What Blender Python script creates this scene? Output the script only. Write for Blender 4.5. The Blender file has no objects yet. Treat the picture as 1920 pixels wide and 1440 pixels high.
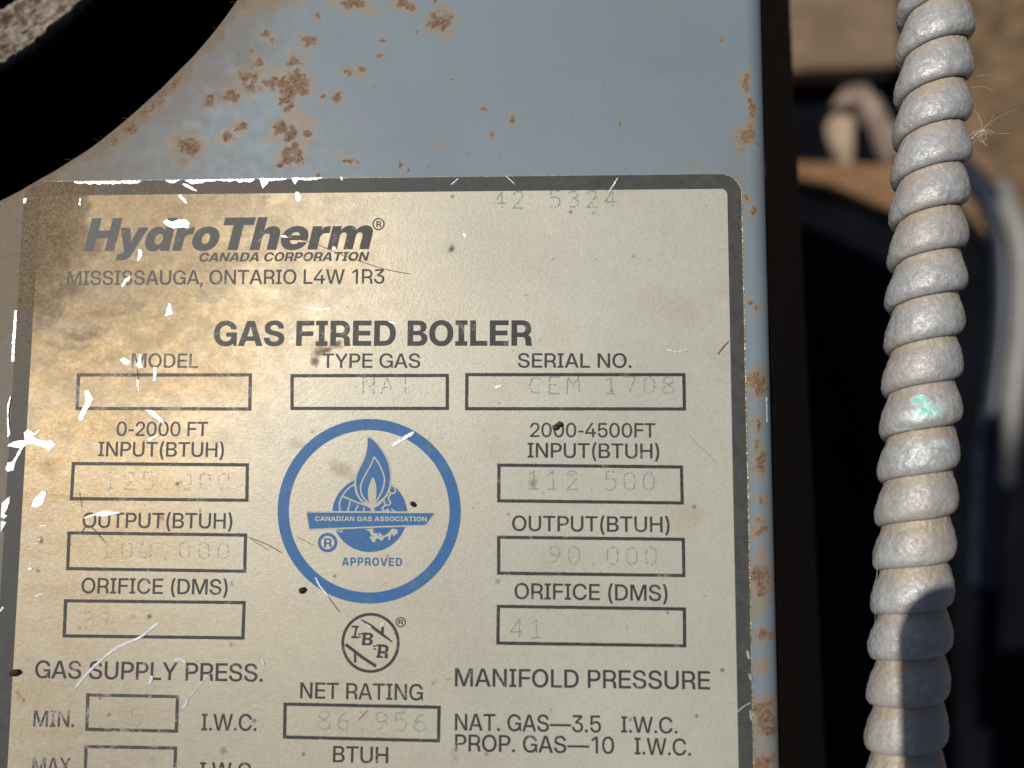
import bpy, math, random
import numpy as np
from mathutils import Matrix, Vector, geometry

random.seed(7)
RNG = np.random.default_rng(7)
SC = bpy.context.scene
COL = SC.collection
MM = 0.001
Z0 = 0.45            # height of the boiler's top panel above the ground (m)

# ------------------------------------------------------------------ camera
F = 1442.0           # focal length in photo pixels (26 mm equivalent phone lens)
DIST = 144.2         # mm from lens to label along the optical axis
_X = np.array([33960.0, 20.0, -1442.0]); _X /= np.linalg.norm(_X)
_Y = np.array([106.0, -17180.0, 1442.0]); _Y -= _X * _X.dot(_Y); _Y /= np.linalg.norm(_Y)
_Z = np.cross(_X, _Y)
RIGHT = np.array([_X[0], _Y[0], _Z[0]])
UP = -np.array([_X[1], _Y[1], _Z[1]])
BACK = -np.array([_X[2], _Y[2], _Z[2]])
CAMP = BACK * DIST   # mm, label plane is z = 0 here

cam = bpy.data.cameras.new('camera')
cam.sensor_width = 36.0
cam.lens = 36.0 * F / 1920.0
cam.clip_start = 0.002
cam.clip_end = 50.0
cam.dof.use_dof = True
cam.dof.focus_distance = 0.146
cam.dof.aperture_fstop = 6.2
camo = bpy.data.objects.new('camera', cam)
COL.objects.link(camo)
camo.matrix_world = Matrix(((RIGHT[0], UP[0], BACK[0], CAMP[0] * MM),
                            (RIGHT[1], UP[1], BACK[1], CAMP[1] * MM),
                            (RIGHT[2], UP[2], BACK[2], CAMP[2] * MM + Z0),
                            (0, 0, 0, 1)))
SC.camera = camo

# ------------------------------------------------------------------ light
SUN = Vector((-0.58, 0.27, 1.0)).normalized()
elev = math.asin(SUN.z)
azim = math.atan2(SUN.x, SUN.y)
world = bpy.data.worlds.new('World')
SC.world = world
world.use_nodes = True
wn = world.node_tree.nodes
sky = wn.new('ShaderNodeTexSky')
sky.sky_type = 'NISHITA'
sky.sun_disc = False
sky.sun_elevation = elev
sky.sun_rotation = azim
wn['Background'].inputs['Strength'].default_value = 0.05
world.node_tree.links.new(sky.outputs[0], wn['Background'].inputs['Color'])
sl = bpy.data.lights.new('sun', 'SUN')
sl.energy = 5.0
sl.angle = math.radians(0.53)
sl.color = (1.0, 0.95, 0.87)
so = bpy.data.objects.new('sun', sl)
COL.objects.link(so)
so.rotation_euler = (-SUN).to_track_quat('-Z', 'Y').to_euler()
so.location = SUN * 2.0
vs = SC.view_settings
vs.view_transform = 'Standard'
vs.look = 'None'
vs.exposure = -0.60
vs.gamma = 1.0
vs.use_curve_mapping = False


# ------------------------------------------------------------------ measuring helpers
def at(px, py, d=0.0):
    """point (mm) seen at photo pixel (px, py), lying d mm below the label plane"""
    r = RIGHT * (px - 960.0) - UP * (py - 720.0) - BACK * F
    t = (-d - CAMP[2]) / r[2]
    p = CAMP + r * t
    return p


def to_px(x, y, z=0.0):
    """photo pixel of points (mm)"""
    v = np.stack([x - CAMP[0], y - CAMP[1], np.zeros_like(x) + z - CAMP[2]], -1)
    w = -(v @ BACK)
    return 960.0 + F * (v @ RIGHT) / w, 720.0 - F * (v @ UP) / w


# ------------------------------------------------------------------ numeric noise
_T = RNG.random((256, 256))


def vnoise(x, y):
    xi = np.floor(x).astype(int); yi = np.floor(y).astype(int)
    fx = x - xi; fy = y - yi
    fx = fx * fx * (3 - 2 * fx); fy = fy * fy * (3 - 2 * fy)
    a = _T[xi & 255, yi & 255]; b = _T[(xi + 1) & 255, yi & 255]
    c = _T[xi & 255, (yi + 1) & 255]; e = _T[(xi + 1) & 255, (yi + 1) & 255]
    return (a * (1 - fx) + b * fx) * (1 - fy) + (c * (1 - fx) + e * fx) * fy


def fbm(x, y, s, octv=4, seed=0.0):
    v = 0.0; a = 0.5; t = 0.0
    for k in range(octv):
        v = v + a * vnoise(x * s + 17.3 * k + seed * 31.7, y * s - 9.1 * k + seed * 13.3)
        t += a; a *= 0.5; s *= 2.03
    return v / t


def sstep(a, b, x):
    t = np.clip((x - a) / (b - a), 0, 1)
    return t * t * (3 - 2 * t)


# ------------------------------------------------------------------ mesh helpers
def mesh_np(name, V, Fc, smooth=True, attrs=None):
    V = np.asarray(V, np.float32).reshape(-1, 3)
    Fc = np.asarray(Fc, np.int32)
    k = Fc.shape[1]
    me = bpy.data.meshes.new(name)
    me.vertices.add(len(V)); me.vertices.foreach_set('co', (V * MM + np.array([0, 0, Z0], np.float32)).astype(np.float32).ravel())
    me.loops.add(Fc.size); me.loops.foreach_set('vertex_index', Fc.ravel())
    me.polygons.add(len(Fc))
    me.polygons.foreach_set('loop_start', np.arange(0, Fc.size, k, dtype=np.int32))
    me.polygons.foreach_set('use_smooth', np.full(len(Fc), smooth))
    for an, av in (attrs or {}).items():
        at_ = me.attributes.new(an, 'FLOAT', 'POINT')
        at_.data.foreach_set('value', np.asarray(av, np.float32).ravel())
    me.update(calc_edges=True)
    me.validate()
    return me


def mesh_py(name, V, Fc, smooth=False):
    me = bpy.data.meshes.new(name)
    me.from_pydata([(v[0] * MM, v[1] * MM, v[2] * MM + Z0) for v in V], [], Fc)
    if smooth:
        me.polygons.foreach_set('use_smooth', [True] * len(me.polygons))
    me.update()
    return me


def obj(name, me, mat=None, parent=None, label=None, cat=None, group=None, kind=None):
    o = bpy.data.objects.new(name, me)
    COL.objects.link(o)
    if mat is not None:
        me.materials.append(mat)
    if parent is not None:
        o.parent = parent
    if label: o['label'] = label
    if cat: o['category'] = cat
    if group: o['group'] = group
    if kind: o['kind'] = kind
    return o


def grid_faces(nx, ny):
    i = np.arange(nx - 1)[:, None]; j = np.arange(ny - 1)[None, :]
    a = (i * ny + j).ravel()
    return np.stack([a, a + ny, a + ny + 1, a + 1], -1)


# ------------------------------------------------------------------ material helpers
class NT:
    def __init__(s, name):
        s.m = bpy.data.materials.new(name); s.m.use_nodes = True
        s.t = s.m.node_tree; s.n = s.t.nodes; s.b = s.n['Principled BSDF']
        s.tc = s.n.new('ShaderNodeTexCoord').outputs['Object']

    def link(s, a, b): s.t.links.new(a, b)

    def put(s, sock, v):
        if hasattr(v, 'links'): s.link(v, sock)
        elif isinstance(v, (tuple, list)): sock.default_value = (*v, 1.0) if len(v) == 3 and sock.type == 'RGBA' else v
        else: sock.default_value = v

    def noise(s, scale, detail=3.0, rough=0.55, stretch=None, dist=0.0):
        n = s.n.new('ShaderNodeTexNoise'); n.inputs['Scale'].default_value = scale
        n.inputs['Detail'].default_value = detail; n.inputs['Roughness'].default_value = rough
        n.inputs['Distortion'].default_value = dist
        src = s.tc
        if stretch:
            mp = s.n.new('ShaderNodeMapping'); mp.inputs['Scale'].default_value = stretch
            s.link(s.tc, mp.inputs['Vector']); src = mp.outputs[0]
        s.link(src, n.inputs['Vector'])
        return n.outputs['Fac']

    def voro(s, scale, rand=1.0):
        n = s.n.new('ShaderNodeTexVoronoi'); n.inputs['Scale'].default_value = scale
        n.inputs['Randomness'].default_value = rand
        s.link(s.tc, n.inputs['Vector'])
        return n.outputs['Distance'], n.outputs['Color']

    def attr(s, name):
        n = s.n.new('ShaderNodeAttribute'); n.attribute_name = name
        return n.outputs['Fac']

    def math(s, op, a, b=0.0, c=0.0):
        n = s.n.new('ShaderNodeMath'); n.operation = op
        s.put(n.inputs[0], a); s.put(n.inputs[1], b); s.put(n.inputs[2], c)
        return n.outputs[0]

    def remap(s, v, a, b, c=0.0, d=1.0, smooth=True):
        n = s.n.new('ShaderNodeMapRange'); n.interpolation_type = 'SMOOTHSTEP' if smooth else 'LINEAR'
        s.put(n.inputs[0], v)
        for i, q in enumerate((a, b, c, d)): s.put(n.inputs[i + 1], q)
        return n.outputs[0]

    def mix(s, f, a, b):
        n = s.n.new('ShaderNodeMix'); n.data_type = 'RGBA'
        s.put(n.inputs[0], f); s.put(n.inputs[6], a); s.put(n.inputs[7], b)
        return n.outputs[2]

    def bump(s, h, strength=0.3, dist=0.0001, prev=None):
        n = s.n.new('ShaderNodeBump'); n.inputs['Strength'].default_value = strength
        n.inputs['Distance'].default_value = dist
        s.link(h, n.inputs['Height'])
        if prev is not None: s.link(prev, n.inputs['Normal'])
        return n.outputs[0]

    def done(s, color=None, rough=None, metal=None, normal=None, spec=None):
        b = s.b.inputs
        if color is not None: s.put(b['Base Color'], color)
        if rough is not None: s.put(b['Roughness'], rough)
        if metal is not None: s.put(b['Metallic'], metal)
        if normal is not None: s.put(b['Normal'], normal)
        if spec is not None: s.put(b['Specular IOR Level'], spec)
        return s.m


def m_panel():
    s = NT('blue_grey_paint_rusting')
    rust, halo, grime = s.attr('rust'), s.attr('halo'), s.attr('grime')
    big = s.noise(28, 3); mid = s.noise(420, 4); fine = s.noise(5200, 3, 0.7)
    c = s.mix(s.remap(big, 0.3, 0.7), (0.190, 0.238, 0.275), (0.224, 0.277, 0.316))
    c = s.mix(s.remap(s.noise(70, 4, 0.6), 0.35, 0.65, 0.0, 0.55), c, (0.205, 0.268, 0.298))
    c = s.mix(s.remap(s.noise(45, 3, 0.6), 0.5, 0.7, 0.0, 0.5), c, (0.228, 0.255, 0.305))
    c = s.mix(s.remap(s.noise(1500, 4, 0.75), 0.52, 0.7, 0.0, 0.22), c, (0.30, 0.34, 0.36))
    c = s.mix(s.remap(fine, 0.35, 0.7, 0.0, 0.16), c, (0.16, 0.19, 0.21))
    d, _ = s.voro(330)
    speck = s.math('MULTIPLY', s.remap(d, 0.10, 0.05), s.remap(mid, 0.52, 0.62))
    c = s.mix(s.math('MULTIPLY', speck, 0.75), c, (0.12, 0.085, 0.06))
    ring = s.math('MULTIPLY', halo, s.remap(s.noise(900, 4, 0.7), 0.25, 0.6, 0.35, 1.0))
    c = s.mix(s.math('MULTIPLY', ring, 0.85), c, s.mix(s.remap(s.noise(260, 4, 0.7), 0.4, 0.6), (0.30, 0.225, 0.125), (0.35, 0.20, 0.08)))
    gm = s.math('MULTIPLY', grime, s.remap(s.noise(700, 5, 0.75), 0.2, 0.6, 0.5, 1.0), 0.0)
    c = s.mix(gm, c, s.mix(s.noise(2600, 3, 0.7), (0.13, 0.095, 0.062), (0.30, 0.235, 0.16)))
    rn = s.noise(1500, 5, 0.75)
    rc = s.mix(s.remap(rn, 0.36, 0.66), (0.105, 0.06, 0.042), (0.33, 0.21, 0.14))
    rc = s.mix(s.remap(s.noise(300, 3), 0.45, 0.65, 0, 0.5), rc, (0.30, 0.175, 0.09))
    rc = s.mix(s.remap(s.noise(3300, 2), 0.58, 0.72, 0, 0.7), rc, (0.06, 0.035, 0.03))
    rf = s.remap(s.math('ADD', rust, s.math('MULTIPLY', s.math('SUBTRACT', s.noise(1700, 5, 0.75), 0.5), 1.7)), 0.30, 0.98)
    c = s.mix(rf, c, rc)
    rough = s.math('ADD', s.math('MULTIPLY', s.math('MAXIMUM', rf, grime), 0.38), s.remap(mid, 0.3, 0.7, 0.44, 0.54))
    n = s.bump(fine, 0.22, 0.00006)
    n = s.bump(s.math('MULTIPLY', rf, s.noise(2200, 4, 0.7)), 0.8, 0.00014, n)
    return s.done(c, rough, 0.0, n, 0.35)


def m_label(name='aged_cream_label', plain=False):
    s = NT(name)
    stain, dark, soot = s.attr('stain'), s.attr('dark'), s.attr('soot')
    big = s.noise(30, 3); mid = s.noise(360, 5, 0.7); fine = s.noise(3000, 4, 0.8); gr = s.noise(1200, 5, 0.8)
    c = s.mix(s.remap(big, 0.3, 0.7), (0.53, 0.525, 0.455), (0.60, 0.582, 0.492))
    st = s.math('MULTIPLY', stain, s.remap(gr, 0.3, 0.62, 0.66, 1.0))
    c = s.mix(st, c, s.mix(s.remap(s.noise(160, 5, 0.7, (0.3, 1.0, 1.0)), 0.3, 0.7), (0.31, 0.195, 0.075), (0.405, 0.275, 0.122)))
    c = s.mix(s.remap(fine, 0.46, 0.70, 0.0, 0.32), c, (0.25, 0.20, 0.13))
    c = s.mix(s.remap(fine, 0.46, 0.30, 0.0, 0.30), c, (0.74, 0.70, 0.58))
    d, vc = s.voro(260)
    sp = s.math('MULTIPLY', s.remap(d, 0.13, 0.06), s.remap(s.noise(200, 2), 0.5, 0.62))
    c = s.mix(s.math('MULTIPLY', sp, 0.7), c, (0.16, 0.085, 0.045))
    c = s.mix(s.math('MULTIPLY', dark, s.remap(gr, 0.36, 0.56, 0.45, 1.0)), c, (0.17, 0.105, 0.055))
    c = s.mix(s.math('MULTIPLY', soot, s.remap(gr, 0.36, 0.6, 0.65, 1.0)), c, s.mix(s.remap(fine, 0.35, 0.65), (0.10, 0.07, 0.042), (0.265, 0.195, 0.12)))
    rough = s.math('ADD', s.remap(mid, 0.3, 0.7, 0.40, 0.47), s.math('MULTIPLY', s.math('MAXIMUM', soot, dark), 0.35))
    metal = s.math('MULTIPLY', s.remap(stain, 0.0, 1.0, 0.20, 0.44), s.remap(soot, 0.0, 0.8, 1.0, 0.0))
    n = s.bump(fine, 0.34, 0.00008)
    n = s.bump(s.noise(1300, 3, 0.65), 0.22, 0.0001, n)
    return s.done(c, rough, metal, n, s.remap(soot, 0.0, 1.0, 0.45, 0.1))


def m_ink(name, col, wear=0.0, rough=0.5, paper=(0.46, 0.44, 0.36)):
    s = NT(name)
    fine = s.noise(4200, 3, 0.7)
    c = s.mix(s.remap(fine, 0.35, 0.75, 0.0, 0.3), col, tuple(min(1, v * 1.9 + 0.03) for v in col))
    w = s.math('ADD', s.math('MULTIPLY', s.noise(240, 4, 0.65), 0.6), s.math('MULTIPLY', s.noise(2200, 4, 0.75), 0.4))
    c = s.mix(s.remap(w, 0.55 - wear * 0.12, 0.66 - wear * 0.12, 0.0, 0.5 + wear * 0.35), c, paper)
    n = s.bump(fine, 0.25, 0.00005)
    return s.done(c, rough + 0.04, 0.0, n, 0.42)


def m_border():
    s = NT('charcoal_border_print')
    soot = s.attr('soot')
    fine = s.noise(3600, 3, 0.75); mid = s.noise(400, 4, 0.7)
    c = s.mix(s.remap(mid, 0.3, 0.7), (0.050, 0.053, 0.053), (0.075, 0.076, 0.072))
    c = s.mix(s.remap(fine, 0.5, 0.8, 0, 0.5), c, (0.13, 0.12, 0.10))
    c = s.mix(s.math('MULTIPLY', soot, s.remap(mid, 0.25, 0.6, 0.8, 1.0)), c, s.mix(s.remap(fine, 0.35, 0.65), (0.10, 0.07, 0.042), (0.265, 0.195, 0.12)))
    n = s.bump(fine, 0.25, 0.00006)
    return s.done(c, s.remap(mid, 0.3, 0.7, 0.52, 0.62), 0.0, n, s.remap(soot, 0.0, 1.0, 0.32, 0.05))


def m_bare():
    s = NT('bare_scratched_foil')
    f = s.noise(2500, 4, 0.7)
    c = s.mix(s.remap(f, 0.3, 0.55), (0.42, 0.41, 0.39), (0.72, 0.74, 0.78))
    return s.done(c, s.remap(f, 0.3, 0.7, 0.6, 0.32), 0.7, s.bump(s.noise(4200, 3, 0.7, (1.0, 0.3, 1.0)), 0.5, 0.00014), 0.5)


def m_brass():
    s = NT('yellow_foil_edge')
    f = s.noise(3000, 3)
    c = s.mix(s.remap(f, 0.4, 0.6), (0.35, 0.27, 0.14), (0.85, 0.72, 0.45))
    return s.done(c, 0.35, 0.6, s.bump(f, 0.8, 0.0002))


def m_dark_side():
    s = NT('black_side_sheet')
    f = s.noise(300, 4, 0.7)
    edge = s.attr('edge')
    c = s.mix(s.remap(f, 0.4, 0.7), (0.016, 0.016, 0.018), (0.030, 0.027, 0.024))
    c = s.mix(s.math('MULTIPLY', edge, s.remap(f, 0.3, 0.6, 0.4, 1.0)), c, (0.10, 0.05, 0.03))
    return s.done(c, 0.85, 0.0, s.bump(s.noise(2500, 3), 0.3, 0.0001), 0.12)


def m_cast():
    s = NT('rough_cast_refractory')
    a = s.noise(520, 5, 0.75); b = s.noise(180, 3); d, vc = s.voro(420)
    c = s.mix(s.remap(a, 0.32, 0.68), (0.10, 0.078, 0.06), (0.50, 0.42, 0.335))
    c = s.mix(s.remap(b, 0.55, 0.72, 0, 0.75), c, (0.12, 0.075, 0.05))
    c = s.mix(s.attr('top'), (0.012, 0.010, 0.008), c)  # near-black sides: soot plus the gap's shade painted in
    return s.done(c, 0.95, 0.0, s.bump(a, 1.0, 0.0012), 0.2)


def m_plain(name, col, rough=0.8, nscale=300, var=0.4, bump=0.3, metal=0.0, bd=0.0005, spec=0.4):
    s = NT(name)
    f = s.noise(nscale, 4, 0.65)
    c = s.mix(s.remap(f, 0.3, 0.7), tuple(v * (1 - var) for v in col), tuple(min(1, v * (1 + var)) for v in col))
    return s.done(c, rough, metal, s.bump(f, bump, bd), spec)


def m_wood(name, a, b):
    s = NT(name)
    f = s.noise(60, 4, 0.6, (0.35, 3.0, 3.0), 0.6)
    g = s.noise(12, 3)
    c = s.mix(s.remap(f, 0.3, 0.7), a, b)
    c = s.mix(s.remap(g, 0.55, 0.7, 0, 0.4), c, tuple(v * 0.55 for v in a))
    return s.done(c, 0.85, 0.0, s.bump(f, 0.4, 0.001), 0.2)


def m_conduit():
    s = NT('weathered_grey_conduit')
    dust, crev, green = s.attr('dust'), s.attr('crev'), s.attr('green')
    fine = s.noise(2300, 4, 0.75); mid = s.noise(500, 4, 0.65); d, vc = s.voro(1500)
    c = s.mix(s.remap(mid, 0.3, 0.7), (0.385, 0.39, 0.395), (0.51, 0.51, 0.505))
    c = s.mix(s.remap(fine, 0.48, 0.75, 0, 0.22), c, (0.26, 0.25, 0.235))
    c = s.mix(s.math('MULTIPLY', dust, s.remap(mid, 0.3, 0.62, 0.35, 1.0)), c, (0.44, 0.355, 0.25))
    gn = s.math('MULTIPLY', s.math('SUBTRACT', s.noise(1300, 5, 0.75), 0.5), 1.3)
    gp = s.remap(s.math('ADD', green, gn), 0.30, 0.66, 0.0, 0.8)
    gs = s.remap(s.math('ADD', green, s.math('MULTIPLY', gn, 0.7)), 0.60, 0.90, 0.0, 0.85)
    gm = s.remap(s.math('ADD', green, s.math('MULTIPLY', s.math('SUBTRACT', s.noise(1100, 4, 0.7), 0.5), 1.1)), 0.42, 0.6)
    c = s.mix(s.math('MULTIPLY', gp, s.remap(green, 0.0, 0.25)), c, (0.60, 0.71, 0.68))
    c = s.mix(gs, c, (0.22, 0.66, 0.54))
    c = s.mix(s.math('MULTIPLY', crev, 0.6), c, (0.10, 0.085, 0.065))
    flake = s.remap(d, 0.05, 0.35)
    rough = s.math('ADD', s.remap(s.noise(1900, 3, 0.7), 0.40, 0.60, 0.20, 0.55), s.math('MULTIPLY', dust, 0.2))
    n = s.bump(fine, 0.5, 0.0002)
    n = s.bump(flake, 0.5, 0.00014, n)
    return s.done(c, rough, 0.16, n, 0.7)


M = dict(panel=m_panel(), label=m_label(), border=m_border(), bare=m_bare(), brass=m_brass(),
         side=m_dark_side(), cast=m_cast(), conduit=m_conduit(),
         ink=m_ink('charcoal_ink', (0.034, 0.035, 0.035)),
         ink_worn_glare=m_ink('worn_glare_charcoal_ink', (0.05, 0.048, 0.044), 0.45),  # worn print; its paler tone also paints glare on one box
         blue=m_ink('blue_ink', (0.027, 0.122, 0.31), 0.35, 0.5, (0.085, 0.19, 0.27)),
         faint=m_ink('faded_green_grey_typing', (0.225, 0.275, 0.235), 0.0, 0.5, (0.47, 0.47, 0.41)),
         faint2=m_ink('very_faded_typing', (0.30, 0.285, 0.205), 0.0, 0.5, (0.45, 0.42, 0.33)),
         cream=m_ink('unprinted_cream', (0.47, 0.44, 0.35), 0.0),
         dark=m_plain('black_soot_inside', (0.012, 0.011, 0.010), 0.95),
         grit=m_plain('black_grit', (0.018, 0.015, 0.013), 0.7, 3000, 0.6, 0.8, 0, 0.0002),
         pellet=m_plain('brown_pellet', (0.07, 0.04, 0.028), 0.6, 2500, 0.6, 0.8, 0, 0.0002))
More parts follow.
